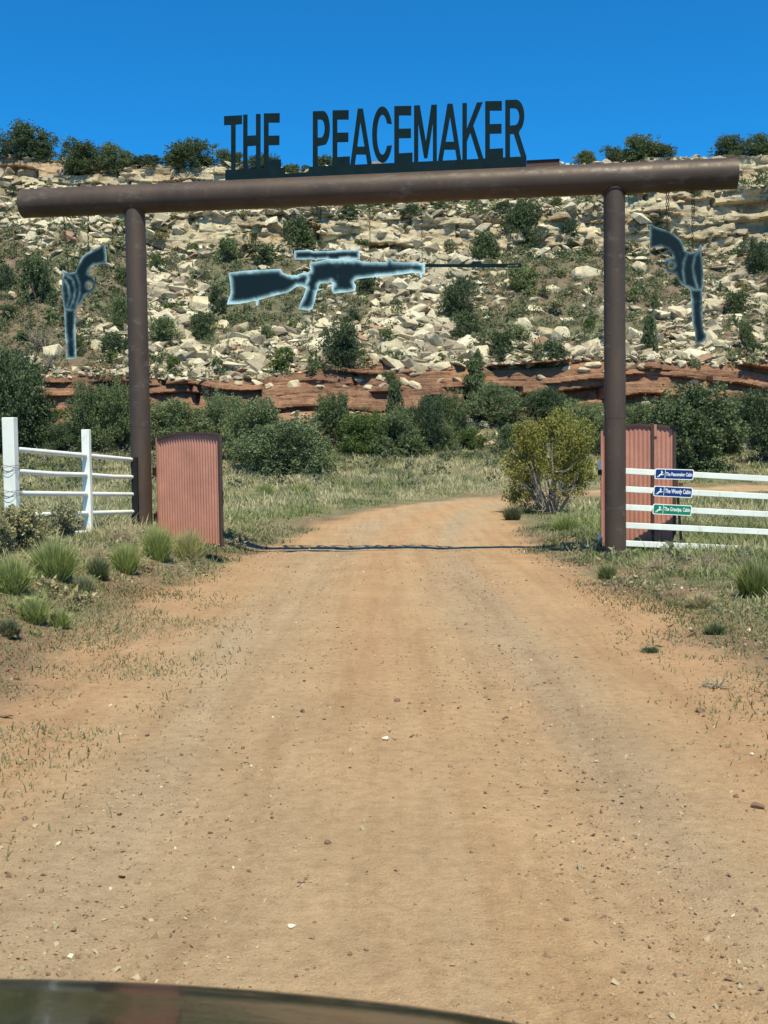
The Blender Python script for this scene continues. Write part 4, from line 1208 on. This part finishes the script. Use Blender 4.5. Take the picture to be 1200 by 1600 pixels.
BIG = [(82,540,30,44),(132,365,22,32),(148,385,30,24),(155,372,36,26),(113,393,20,16),(66,402,20,18),(155,511,18,20),(150,535,22,26),(183,557,26,26),(196,578,24,26),(270,545,34,26),(292,555,34,20),(315,543,38,34),(338,545,36,30),
(313,466,46,44),(375,505,30,36),(345,502,28,26),(390,535,28,26),(393,555,50,32),(313,578,36,34),(455,594,40,22),(398,592,36,18),(350,562,24,18),(372,547,18,20),(505,500,40,34),(240,570,18,22),(263,587,18,14),(412,585,26,16),
(586,470,24,26),(587,480,22,20),(604,462,26,26),(609,485,26,24),(627,510,30,24),(640,497,26,18),(600,505,16,14),(568,523,26,14),(645,540,40,24),(683,548,44,24),(655,572,40,24),(690,568,36,24),(630,590,30,24),(650,597,34,20),(665,380,30,14),(517,363,36,20),(640,378,26,16),
(660,488,22,18),(680,450,24,16),(672,428,24,16),(755,480,20,18),(760,495,16,14),(785,424,16,12),(770,425,16,12),(863,447,34,24),(921,420,54,36),(862,397,38,24),(820,500,36,34),(850,512,26,38),(835,478,42,18),(833,465,26,14),(877,515,36,36),(918,452,24,22),(903,442,14,12),
(940,480,14,20),(775,470,18,16),(783,465,22,12),(900,555,34,18),(926,566,34,14),(915,575,30,14),(800,570,24,10),(890,497,22,16),(760,575,16,14),(885,573,16,12),(1000,412,24,30),(1110,435,40,16),(1112,452,44,16),(1158,422,24,14),(1190,460,36,32),(1058,483,34,36),(1030,510,34,28),
(1110,475,40,24),(1078,522,26,24),(1110,520,30,40),(1130,535,34,22),(1072,545,30,24),(1130,560,26,24),(1095,560,22,22),(1065,565,24,22),(1025,572,24,12),(988,568,24,16),(1003,568,16,14),(1115,568,20,16),(1165,560,34,12),(1190,550,20,18),(990,513,24,18),(1147,510,16,14),(1160,512,16,14),(1180,520,20,16),
(1000,435,18,12),(1012,428,16,12),(1040,440,16,12),(250,480,18,20),(265,462,30,20),(245,455,20,20),(258,440,22,16),(280,470,26,14),(362,432,14,14),(262,385,16,12),(235,405,14,14),(420,345,60,30),(335,343,60,34),(485,335,44,30),
(740,600,22,14),(690,592,22,12),(715,590,18,12),(600,600,18,12),(560,590,20,12),(540,602,16,12),(500,602,18,10),(20,590,24,14),(60,602,20,12),
(780,676,24,18),(760,660,26,18),(745,676,22,16),(768,690,24,14),(790,658,22,14),(752,645,20,14),(800,690,18,12),(735,655,14,12),(734,692,18,8),(490,652,20,20),(470,648,18,16),(510,662,16,12),(82,662,22,20),(100,668,20,14),(75,700,26,12),(1163,688,26,30),(1185,664,22,14)]
bits = []
for (x, y, w, h) in BIG:
    o = boulder(x, y, w*1.05, h*1.05)
    if o: bits.append((o, x, y, w, h))
# density of loose rock over the slope, in the photo's own layout
ZN = [(635,480,75,110,1.0),(600,390,110,45,.75),(690,560,60,60,.9),(265,450,50,60,.8),(390,560,130,40,.8),(1090,520,110,80,.8),(900,565,80,30,.6),(60,350,80,50,.55),(150,530,80,50,.6),(560,350,120,30,.8),(900,330,90,30,.5),(1150,420,60,50,.5),(700,400,50,50,.6),(840,480,50,50,.35),(780,675,40,30,.8)]
BARE = [(165,455,30,35,.6),(470,325,20,20,.3),(540,465,35,25,.7),(850,415,50,25,.6),(900,475,45,35,.7),(410,395,50,35,.7),(440,480,60,30,.5),(780,520,30,40,.4),(1040,450,50,30,.5),(30,500,50,60,.4),(120,470,40,30,.3)]
def dens(x, y):
    v = .06
    for a, b_, sx, sy, k in ZN: v = v + k*np.exp(-((x-a)/sx)**2-((y-b_)/sy)**2)
    for a, b_, sx, sy, k in BARE: v = v - k*np.exp(-((x-a)/sx)**2-((y-b_)/sy)**2)
    return np.clip(v, .03, 1)
nn = 0; tries = 0
while len(bits) < 296 and tries < 6000:
    tries += 1
    x = random.uniform(2, 1198); y = random.uniform(345, 606)
    if random.random() > dens(x, y)**1.5: continue
    w = random.uniform(13, 22)*(1.15 if y > 480 else .9); h = w*random.uniform(.5, .85)
    if any(abs(x-a) < (w+c)*.42 and abs(y-b_) < (h+d)*.42 for _, a, b_, c, d in bits): continue
    if any(abs(x-a) < c*.45 and abs(y-b_) < d*.45 for a, b_, c, d in HSX): continue
    o = boulder(x, y, w, h)
    if o: bits.append((o, x, y, w, h))
its = []
for o, x, y, w, h in bits:
    shp = 'tall' if h > w*1.05 else ('flat' if h < w*.58 else 'blocky'); sz = 'big' if w > 29 else ('medium' if w > 19 else 'small')
    its.append((o, x, y, f'{sz} {shp} cream'))
def where2(x, y):
    return 'in the white rock pile near golden juniper' if 720 < x < 815 else ('right of the biggest juniper at the right' if x > 1100 else ('below the red ledge in the middle' if x > 300 else 'below the red overhang at the left'))
_w = where
where = lambda x, y: where2(x, y) if y > 620 else _w(x, y)
label_all(its, 'boulder')

# ---- loose talus: thousands of small stones, one object
tm = []
for i in range(36):
    bm = hull(2000+i, 11 + i % 5, (.5, .65, .8)[i % 3], .5); bmesh.ops.triangulate(bm, faces=bm.faces)
    bm.verts.index_update(); tm.append((np.array([v.co[:] for v in bm.verts]), np.array([[v.index for v in f_.verts] for f_ in bm.faces]))); bm.free()
def euler_mats(g, n, tilt):
    a = g.uniform(0, 2*PI, n); b_ = g.normal(0, tilt, n); c_ = g.normal(0, tilt, n)
    ca, sa, cb, sb, cc, sc = np.cos(a), np.sin(a), np.cos(b_), np.sin(b_), np.cos(c_), np.sin(c_)
    Z = np.zeros(n); O = np.ones(n)
    Rz = np.stack([ca, -sa, Z, sa, ca, Z, Z, Z, O], -1).reshape(n, 3, 3)
    Rx = np.stack([O, Z, Z, Z, cb, -sb, Z, sb, cb], -1).reshape(n, 3, 3)
    Ry = np.stack([cc, Z, sc, Z, O, Z, -sc, Z, cc], -1).reshape(n, 3, 3)
    return Rz @ Rx @ Ry
def scatter(name, P, S3, cols, tilt, protos, mat, seed, smooth=False):
    g = np.random.default_rng(seed); n = len(P); Rm = euler_mats(g, n, tilt); k = g.integers(0, len(protos), n)
    VV, TT, CC = [], [], []; off = 0
    for j, (pv, pt) in enumerate(protos):
        ii = np.where(k == j)[0]
        if not len(ii): continue
        v = np.einsum('nij,nkj->nki', Rm[ii], pv[None]*S3[ii][:, None, :]) + P[ii][:, None, :]
        VV.append(v.reshape(-1, 3)); TT.append((pt[None] + (np.arange(len(ii))*len(pv))[:, None, None] + off).reshape(-1, 3)); CC.append(np.repeat(cols[ii], len(pv), 0)); off += len(ii)*len(pv)
    me = np_mesh(name, np.concatenate(VV), np.concatenate(TT), np.concatenate(CC), smooth=smooth)
    return link(name, me, mat)
g = np.random.default_rng(99)
# sample the hill surface: pick faces of the talus rows
ntal = 0
i0 = 8 + 53; i1 = i0 + NT + 4
def surf(fi, fj):
    a = fi.astype(int); b_ = fj.astype(int); u = fi-a; v = fj-b_
    G = np.stack([HXg, HY, HZ], -1)
    p = G[a, b_]*((1-u)*(1-v))[:, None] + G[a+1, b_]*(u*(1-v))[:, None] + G[a, b_+1]*((1-u)*v)[:, None] + G[a+1, b_+1]*(u*v)[:, None]
    return p
CR = np.array(CROT)
def npix(P):
    q = (P - np.array(CAM)) @ CR
    return 600 + F*q[:, 0]/-q[:, 2], 800 - F*q[:, 1]/-q[:, 2]
def talus(n, smin, smed, sig, smax, pw, seed, j0=None):
    g = np.random.default_rng(seed)
    jl, jh = np.searchsorted(hx, -46), np.searchsorted(hx, 48)
    fi = g.uniform(i0, i1, n*6); fj = g.uniform(jl, jh, n*6)
    P = surf(fi, fj); x, y = npix(P)
    d = dens(x, y)
    d = np.clip(d + fbm(P[:, 0]*.28, P[:, 1]*.28, 3, 71)*1.5, .02, 1)
    keep = g.uniform(0, 1, len(P)) < d**pw
    P = P[keep][:n]; d = d[keep][:n]; n = len(P)
    s = np.clip(smed*np.exp(g.normal(0, sig, n))*(.7+.5*d), smin, smax)
    S3 = np.stack([s*g.uniform(.8, 1.4, n), s*g.uniform(.7, 1.1, n), s*g.uniform(.5, 1.0, n)], -1)
    P = P + np.array([0, 0, 1])*(s*.03)[:, None]
    cols = np.array([rock_color(g) for _ in range(n)])
    return P, S3, cols
parts_ = [talus(3300, .28, .78, .48, 2.0, 1.5, 1), talus(7500, .08, .24, .45, .6, .9, 2)]
# rubble lying on the ledges and at the cliff foot
jl, jh = np.searchsorted(hx, -46), np.searchsorted(hx, 48)
for (a, b_, n, sm) in ((i0-2, i0+5, 1500, .38), (i0+NT+46, i0+NT+66, 3000, .55), (i0+NT, i0+NT+50, 330, .8), (i0+NT-6, i0+NT, 900, .6), (i0+NT+100, i0+NT+108, 260, .45), (i0+NT+62, i0+NT+100, 300, .6), (2, 8, 500, .3)):
    P = surf(g.uniform(a, b_, n), g.uniform(jl, jh, n)); s = np.clip(sm*np.exp(g.normal(0, .45, n)), .1, 1.6)
    parts_.append((P + np.array([0, 0, 1])*(s*.15)[:, None], np.stack([s*g.uniform(.9, 1.5, n), s, s*g.uniform(.5, .9, n)], -1), np.array([rock_color(g) for _ in range(n)])))
P = np.concatenate([p[0] for p in parts_]); S3 = np.concatenate([p[1] for p in parts_]); cc = np.concatenate([p[2] for p in parts_])
talus_o = scatter('talus', P, S3, cc, .35, tm, M['talus'], 5)
tag(talus_o, 'loose cream sandstone rubble spread over the steep slope behind the gate', 'rocks', kind='stuff')

# ---- low scrub over the slope and sage at the edge of the field, one object
def tufts(P, Wd, Hd_, cols, nleaf, seed, leafk=.22):
    g = np.random.default_rng(seed); n = len(P); N = n*nleaf; ci = np.repeat(np.arange(n), nleaf)
    d = g.normal(size=(N, 3)); d[:, 2] = np.abs(d[:, 2]); d /= np.linalg.norm(d, axis=1)[:, None]
    r_ = g.uniform(.15, 1, (N, 1))**.6
    lump = 1 + .35*np.sin(d[:, :1]*3 + ci[:, None]*1.7)*np.cos(d[:, 1:2]*4 + ci[:, None]*2.3)
    c = P[ci] + d*r_*lump*np.stack([Wd[ci]*.5, Wd[ci]*.5, Hd_[ci]], -1)
    ax = d + g.normal(size=(N, 3))*.7; ax /= np.linalg.norm(ax, axis=1)[:, None]
    bx = np.cross(ax, g.normal(size=(N, 3))); bx /= np.linalg.norm(bx, axis=1)[:, None]
    s = (Wd[ci]*leafk*g.uniform(.5, 1.2, N))[:, None]
    V = np.stack([c - bx*s*.35, c + bx*s*.35, c + ax*s], 1).reshape(-1, 3)
    cv = cols[ci]*g.uniform(.75, 1.25, (N, 1))
    return V, np.arange(N*3).reshape(-1, 3), np.repeat(cv, 3, 0)
n = 11000
fi = g.uniform(i0-2, i1, n); fj = g.uniform(jl, jh, n); P = surf(fi, fj); x, y = npix(P)
keep = g.uniform(0, 1, n) < (1.15 - dens(x, y)*.75)*np.where(x < 260, 1, .62); P = P[keep]; n = len(P)
Wd = .55*np.exp(g.normal(0, .4, n)); cb = np.where(g.uniform(0, 1, (n, 1)) < .5, np.array([[.21,.215,.12]]), np.array([[.13,.165,.075]]))
P1 = P - np.array([0, 0, .05]); a1 = tufts(P1, Wd, Wd*.62, cb, 46, 3)
# on the benches and behind the tree belt
n = 900; P = surf(g.uniform(i0+NT+47, i0+NT+60, n), g.uniform(jl, jh, n)); Wd = .6*np.exp(g.normal(0, .4, n))
a2 = tufts(P, Wd, Wd*.6, np.tile((.17,.20,.095), (n, 1)), 40, 4)
so = np_mesh('scrub', np.concatenate([a1[0], a2[0]]), np.concatenate([a1[1], a2[1] + len(a1[0])]), np.concatenate([a1[2], a2[2]]))
scrub = link('scrub', so, M['grass']); tag(scrub, 'low grey-green scrub dotted between the rocks of the slope', 'scrub', kind='stuff')
n = 2600
X_ = g.uniform(-30, 32, n); Y_ = g.uniform(42, 61, n)
keep = (g.uniform(0, 1, n) < .25 + .75*sstep(47, 55, Y_)) & (np.abs(road_dist(X_, Y_)) > 2.6)
X_, Y_ = X_[keep], Y_[keep]; n = len(X_); Wd = .55*np.exp(g.normal(0, .35, n))
cb = np.where(g.uniform(0, 1, (n, 1)) < .6, np.array([[.155,.165,.105]]), np.array([[.10,.125,.065]]))
a3 = tufts(np.stack([X_, Y_, gz(X_, Y_)-.03], -1), Wd, Wd*.7, cb, 60, 6, .17)
so = np_mesh('sagebrush', *a3[:2], a3[2]); sage = link('sagebrush', so, M['grass']); tag(sage, 'pale grey-green sagebrush covering the far edge of the field below the trees', 'sagebrush', kind='stuff')

# ================================================================== grass (one stuff object)
def blades(X_, Y_, h, w, cols, lean, seed, Z_=None):
    g = np.random.default_rng(seed); n = len(X_)
    Z_ = gz(X_, Y_) if Z_ is None else Z_
    a = g.uniform(0, 2*PI, n); b_ = g.uniform(0, 2*PI, n)
    base = np.stack([X_, Y_, Z_-.015], -1); sd_ = np.stack([np.cos(a), np.sin(a), 0*a], -1)*(w/2)[:, None]
    ln_ = np.stack([np.cos(b_), np.sin(b_), 0*b_], -1)*(h*lean*g.uniform(.2, 1.2, n))[:, None]
    up = np.stack([0*h, 0*h, h], -1)
    m = base + up*.55 + ln_*.35; t = base + up*g.uniform(.85, 1, (n, 1)) + ln_
    V = np.stack([base-sd_, base+sd_, m+sd_*.7, m-sd_*.7, t], 1).reshape(-1, 3)
    i = np.arange(n)[:, None]*5
    T = np.concatenate([i+[[0,1,2]], i+[[0,2,3]], i+[[3,2,4]]], 1).reshape(-1, 3)
    return V, T, np.repeat(cols, 5, 0)
green = np.array((.23,.275,.100)); straw = np.array((.58,.51,.30)); dull = np.array((.39,.37,.20)); dkgreen = np.array((.14,.18,.07))
def gcols(X_, Y_, g, gb):
    n = len(X_); t = np.clip(gb + fbm(X_*.45, Y_*.3, 3, 201)*2.4 + g.normal(0, .22, n), 0, 1)
    c = np.where((t < .5)[:, None], straw + (dull-straw)*(t/.5)[:, None], dull + (green-dull)*((t-.5)/.5)[:, None])
    dk = np.clip(fbm(X_*1.1, Y_*.9, 3, 207)*5, 0, .7)[:, None]
    return (c*(1-dk) + dkgreen*dk)*g.uniform(.8, 1.2, (n, 1))
gg = np.random.default_rng(17); LS = []
# shoulders close to the camera
n = 1300000; X_ = gg.uniform(-12, 13, n); Y_ = 4 + 20*gg.uniform(0, 1, n)**.8
a = np.abs(road_dist(X_, Y_)) - road_hw(Y_) + fbm(X_*.8, Y_*.8, 4, 77)*.8
cl = fbm(X_*1.7, Y_*1.7, 3, 211)
a = a + np.where(X_ < 0, 1.25, .7)*(1 - sstep(10, 15, Y_))
pr = sstep(-.3, 1.1, a)*np.clip(.50 + cl*3.0 + sstep(.8, 2.2, a)*.4, 0, 1)
vis = np.abs(X_) < Y_*.40 + 7
k = (gg.uniform(0, 1, n) < pr) & vis; X_, Y_ = X_[k], Y_[k]; n = len(X_)
h = np.exp(gg.normal(0, .4, n))*(.034+.062*sstep(.3, 2.0, np.abs(road_dist(X_, Y_))-road_hw(Y_)))*(1+sstep(12, 16, Y_)*.5); LS.append(blades(X_, Y_, h, .006 + .0007*Y_, gcols(X_, Y_, gg, .32 + .35*sstep(.2, 1.6, np.abs(road_dist(X_, Y_))-road_hw(Y_)))*(.62+.38*sstep(.0, 1.2, np.abs(road_dist(X_, Y_))-road_hw(Y_)))[:, None], .8, 31))
# field beyond the gate
n = 420000; Y_ = 19 + 36*gg.uniform(0, 1, n)**.8; X_ = gg.uniform(-1, 1, n)*(Y_*.50+4)
a = np.abs(road_dist(X_, Y_)) - road_hw(Y_) + fbm(X_*.8, Y_*.8, 4, 77)*.6
k = (gg.uniform(0, 1, n) < sstep(-.1, 1.2, a)*np.clip(.55 + fbm(X_*.9, Y_*.7, 3, 213)*2.2, .05, 1)); X_, Y_ = X_[k], Y_[k]; n = len(X_)
a = a[k]; gb = .34 + .40*np.exp(-(a/1.6)**2)
h = np.exp(gg.normal(0, .4, n))*.14*sstep(-.5, 2.5, a)+.02; LS.append(blades(X_, Y_, h, .012 + .0006*Y_, gcols(X_, Y_, gg, gb), .6, 33))
off = 0; VV, TT, CC = [], [], []
for v, t, c in LS: VV.append(v); TT.append(t+off); CC.append(c); off += len(v)
me = np_mesh('grass', np.concatenate(VV), np.concatenate(TT), np.concatenate(CC)); grass = link('grass', me, M['grass'])
tag(grass, 'short straw-coloured and green grass on the road shoulders and in the field', 'grass', kind='stuff')

# ================================================================== bunch grasses, brush, tumbleweeds
def bunch(x, y, w, h, c1, c2, lab, name='bunch_grass', lean=.75, nb=None, seed=None, cat='grass clump'):
    """x, base y, width, height in photo px"""
    q = cast(x, y)[0]; s = q.y/F; W = w*s; Hh = h*s; g = np.random.default_rng(seed or int(x*7+y)); n = nb or 900
    a = g.uniform(0, 2*PI, n); r0 = np.sqrt(g.uniform(0, 1, n))*W*.24
    base = np.stack([r0*np.cos(a), r0*np.sin(a), 0*a-.02], -1)
    a2 = a + g.normal(0, .5, n); sp = (r0/(W*.24))*g.uniform(.3, 1.25, n)*W*.42
    hh = Hh*g.uniform(.40, 1.22, n)*(1-.30*(r0/(W*.24))**2)
    tip = base + np.stack([np.cos(a2)*sp, np.sin(a2)*sp, hh], -1); mid = base + (tip-base)*.55 + np.stack([0*a, 0*a, hh*.10], -1) - np.stack([np.cos(a2)*sp, np.sin(a2)*sp, 0*a], -1)*.12
    ang = g.uniform(0, 2*PI, n); sdv = np.stack([np.cos(ang), np.sin(ang), 0*a], -1)*.0045
    V = np.stack([base-sdv, base+sdv, mid+sdv*.8, mid-sdv*.8, tip], 1).reshape(-1, 3)
    i = np.arange(n)[:, None]*5; T = np.concatenate([i+[[0,1,2]], i+[[0,2,3]], i+[[3,2,4]]], 1).reshape(-1, 3)
    t = g.uniform(0, 1, (n, 1)); base_c = np.array(c1)*(1-t) + np.array(c2)*t
    cv = np.stack([base_c*.9, base_c*.9, base_c, base_c, base_c*.4 + np.array(straw)*.6], 1).reshape(-1, 3)
    o = link(name, np_mesh(name, V, T, cv), M['grass'], None, q + Vector((0, W*.2, 0)))
    return tag(o, lab, cat, 'bunch grasses beside the road')
G1, G2, D1, D2 = (.19,.27,.06), (.38,.42,.15), (.40,.34,.17), (.52,.45,.26)
bunch(80, 905, 84, 66, G1, G2, 'large rounded green grass clump between the left fence post and the road', nb=1500)
bunch(15, 928, 66, 62, G1, G2, 'green grass clump cut by the left edge of the photo', nb=1200)
bunch(194, 896, 58, 50, G1, G2, 'green grass clump below the middle white fence post, left of two beside the red leaf', nb=1000)
bunch(244, 876, 58, 60, G1, G2, 'upright green grass clump at the left foot of the red gate leaf', nb=1000)
bunch(294, 878, 58, 54, D1, G2, 'dry yellowish rounded clump in front of the red gate leaf', nb=1000)
bunch(50, 974, 54, 46, G1, G2, 'green grass clump on the eroded bank, left of the small one', nb=900)
bunch(92, 982, 36, 34, G1, G2, 'small green grass clump at the tip of the eroded bank', nb=600)
bunch(12, 996, 40, 34, (.06,.10,.035), (.12,.16,.07), 'dark green weed low at the left edge beside the bank', nb=600)
bunch(152, 906, 42, 40, (.06,.10,.035), (.12,.16,.07), 'dark green weed between two grass clumps below the fence', nb=700)
bunch(130, 925, 40, 30, (.16,.19,.10), (.26,.27,.16), 'pale green tuft right of the large rounded clump', nb=500)
bunch(1182, 938, 62, 66, (.12,.17,.03), (.22,.26,.06), 'bright green grass clump at the right edge below the fence', nb=1300)
bunch(1098, 950, 56, 26, D1, D2, 'flattened dry straw clump below the right fence', nb=700)
bunch(886, 832, 52, 30, G1, G2, 'grass clump between the golden juniper and the right gate post', nb=900)
bunch(802, 813, 38, 26, (.05,.07,.03), (.12,.14,.06), 'dark low tussock at the right road edge, left of the golden juniper', nb=900)
bunch(1018, 1020, 36, 14, (.06,.10,.035), (.12,.16,.07), 'small flat green weed on the bare right shoulder', nb=350)
bunch(1120, 992, 40, 24, (.08,.12,.045), (.14,.19,.08), 'small green weed below the flattened straw clump', nb=400)
bunch(950, 905, 40, 26, (.10,.15,.04), (.2,.22,.08), 'low green tuft just below the right gate post', nb=500)
bunch(520, 724, 40, 20, G1, G2, 'distant grass tussock in the left field below the bush clump', nb=500)
bunch(412, 772, 44, 20, G1, G2, 'olive grass tussock in the field just right of the red gate leaf', nb=600)
bunch(472, 770, 36, 18, G1, G2, 'olive grass tussock in the field right of the first tussock', nb=500)
# grey-green brush before the left fence
for (x, y, w, h, lab, key) in ((28, 868, 96, 88, 'grey-green brush around the foot of the first white fence post', 'mid0'), (85, 850, 70, 72, 'grey-green brush between the two white fence posts', 'mid1'), (-20, 880, 70, 90, 'grey-green brush at the left edge in front of the fence', 'mid2')):
    q = cast(x, y)[0]; s = q.y/F
    plant('sagebrush_bush', key + '', 'sage', q + Vector((0, .15, -.08)), w*s, h*s, STEM[1], lab, 'shrub', 'grey-green brush before the left fence')
def tumble(x, y, w, h, lab, n=150, seed=1, mat='deadstraw'):
    q = cast(x, y)[0]; s = q.y/F
    place_twigs('tumbleweed', seed, n, q, w*s*.55, h*s*1.2, .0035, M[mat], lab, 'dry brush', 'tangles of dry brush at the fences', up=.7, seg=6, curl=.55)
M['deadstraw'] = mat_simple('dry_straw_twigs', (.44,.36,.24), .9, .1, 0, .3, 9)
tumble(190, 850, 80, 50, 'tangle of dry brush against the bottom rail left of the left post', 260, 11)
tumble(232, 845, 60, 46, 'tangle of dry brush at the foot of the left gate post', 200, 12)
tumble(150, 872, 60, 40, 'grey dry brush below the middle fence post', 160, 13)
tumble(300, 880, 44, 34, 'dry tangle woven into the yellowish clump before the red leaf', 120, 14)
tumble(1030, 893, 80, 40, 'dry brush below the lowest right rail, just right of the post', 220, 15)
tumble(1105, 893, 90, 44, 'dry brush tangle under the lowest right rail below the signs', 260, 16)
tumble(1160, 890, 70, 40, 'dry brush at the right end of the lowest rail in view', 200, 17)
tumble(1120, 1075, 70, 20, 'thin dry twigs lying on the bare right shoulder', 60, 18)
tumble(110, 835, 70, 50, 'dry pale brush between the white fence posts', 140, 19)

# ================================================================== gravel on the road
n = 120000
Y_ = 2.6 + 22*gg.uniform(0, 1, n)**1.7; X_ = gg.uniform(-1, 1, n)*(Y_*.36 + 1.6)
rdv_ = road_dist(X_, Y_)
band = .30 + np.exp(-((rdv_-.95)/.35)**2)*.9 + np.exp(-((rdv_+1.0)/.5)**2)*.6 + np.clip(fbm(X_*1.3, Y_*.5, 3, 301)*2, -.2, .6) + sstep(1.6, 2.6, np.abs(rdv_))*.35
k = (gg.uniform(0, 1, n) < band*.62) & (np.abs(rdv_) < road_hw(Y_)+1.6); X_, Y_ = X_[k], Y_[k]; n = len(X_)
s = np.clip(.0070*np.exp(gg.normal(0, .50, n)), .0035, .026)*(1+.02*Y_)
S3 = np.stack([s*gg.uniform(.9, 1.6, n), s*gg.uniform(.8, 1.2, n), s*gg.uniform(.5, .9, n)], -1)
t = gg.uniform(0, 1, (n, 1))
cc = np.where(t < .50, np.array([[.24,.155,.10]]), np.where(t < .95, np.array([[.36,.29,.19]]), np.array([[.50,.41,.29]])))*gg.uniform(.8, 1.2, (n, 1))
gr = scatter('gravel', np.stack([X_, Y_, gz(X_, Y_) + s*.2], -1), S3, cc, .5, tm, M['gravel'], 8)
tag(gr, 'fine brown and cream gravel scattered over the dirt road', 'gravel', kind='stuff')
# stones big enough to pick out one by one
SB = [(602,1156,13,10,1,'white chalky stone in the middle of the road'),(425,1279,8,7,0,'dark round pebble left of centre in the lower road'),(512,1318,14,9,0,'brown stone with a small mate, lower left of centre'),(364,1358,9,10,1,'pale pebble in the lower left of the road'),
(1185,1262,30,14,0,'flat dark stone at the right edge of the road'),(1095,1112,22,7,0,'flat grey stone on the right shoulder'),(885,1438,10,8,0,'dark pebble low in the right half of the road'),(1175,1180,9,7,1,'pale pebble near the right edge, above the flat dark stone'),
(547,1492,10,7,0,'dark pebble near the bottom, right of the bonnet'),(230,1150,10,6,0,'small brown stone on the left half of the road'),(621,1096,12,8,0,'brown stone above the white chalky one'),(473,1113,10,8,0,'brown stone left of and above the white chalky one'),(780,1010,9,6,0,'dark stone on the right wheel track'),(758,1240,8,6,0,'dark pebble right of the road centre'),(1150,1245,14,7,0,'brown stone beside the flat dark stone at the right edge'),(110,1495,12,8,1,'cream stone low at the left'),(455,1448,18,5,1,'crushed white stone flakes low in the left half'),(380,1170,9,6,0,'small dark stone left of centre in the middle distance')]
for i, (x, y, w, h, pale, lab) in enumerate(SB):
    q = cast(x, y)[0]; s = q.y/F
    me = BR[i % 30].copy(); me.name = 'stone'; me.materials.clear(); me.materials.append(M['gravel'])
    c4 = np.ones((len(me.vertices), 4), np.float32); c4[:, :3] = (.70,.62,.49) if pale else (.20,.125,.085); me.color_attributes['Col'].data.foreach_set('color', c4.ravel())
    o = bpy.data.objects.new('stone', me); C.objects.link(o); o.location = q + Vector((0, 0, h*s*.25)); o.scale = (w*s, w*s*.9, h*s*1.3); o.rotation_euler = (random.uniform(-.3, .3), 0, random.uniform(0, 6))
    tag(o, lab, 'stone', 'stones lying on the road')
# clods, dry litter and twigs on the bare shoulders
n = 110000; X_ = gg.uniform(-8, 8, n); Y_ = 4 + 17*gg.uniform(0, 1, n)**.8
a = np.abs(road_dist(X_, Y_)) - road_hw(Y_) + fbm(X_*.8, Y_*.8, 4, 77)*1.1
k = (gg.uniform(0, 1, n) < sstep(-.6, .5, a)*(1-sstep(2, 4, a))*np.clip(.45+fbm(X_*1.3, Y_*1.3, 3, 331)*2.5, 0, 1)) & (np.abs(X_) < Y_*.4+3); X_, Y_ = X_[k], Y_[k]; n = len(X_)
s = np.clip(.017*np.exp(gg.normal(0, .5, n)), .006, .07)
S3 = np.stack([s*gg.uniform(.9, 2.6, n), s*gg.uniform(.6, 1.0, n), s*gg.uniform(.4, .8, n)], -1)
t = gg.uniform(0, 1, (n, 1)); cc = np.where(t < .6, np.array([[.20,.125,.08]]), np.where(t < .9, np.array([[.33,.24,.15]]), np.array([[.46,.40,.28]])))
lt = scatter('soil_clods', np.stack([X_, Y_, gz(X_, Y_) + s*.15], -1), S3, cc, .4, tm, M['gravel'], 12)
tag(lt, 'brown clods and dry litter on the bare earth shoulders of the road', 'clods', kind='stuff')
for o in S.objects:
    if 'label' in o and len(o['label'].split()) > 16: print('LONG', o['label'])
# low weeds and dry tufts that knit the verges together
n = 9000; X_ = gg.uniform(-11, 11, n); Y_ = 4.5 + 16*gg.uniform(0, 1, n)**.8
a = np.abs(road_dist(X_, Y_)) - road_hw(Y_) + fbm(X_*.8, Y_*.8, 4, 77)*.8 + np.where(X_ < 0, .35, .1)
k = gg.uniform(0, 1, n) < sstep(-.1, 1.0, a)*np.clip(.45 + fbm(X_*1.1, Y_*1.1, 3, 341)*2.6, 0, 1)*.55; X_, Y_ = X_[k], Y_[k]; n = len(X_)
Wd = .17*np.exp(gg.normal(0, .45, n)); t = gg.uniform(0, 1, (n, 1))
cb = np.where(t < .35, np.array([[.40,.34,.20]]), np.where(t < .7, np.array([[.22,.25,.10]]), np.where(t < .88, np.array([[.30,.29,.17]]), np.array([[.21,.15,.10]]))))
w_ = tufts(np.stack([X_, Y_, gz(X_, Y_)-.01], -1), Wd, Wd*gg.uniform(.25, .6, n), cb, 70, 61, .20)
weeds = link('weeds', np_mesh('weeds', *w_[:2], w_[2]), M['grass']); tag(weeds, 'low dry weeds and olive tufts covering the earth verges on both sides', 'weeds', kind='stuff')
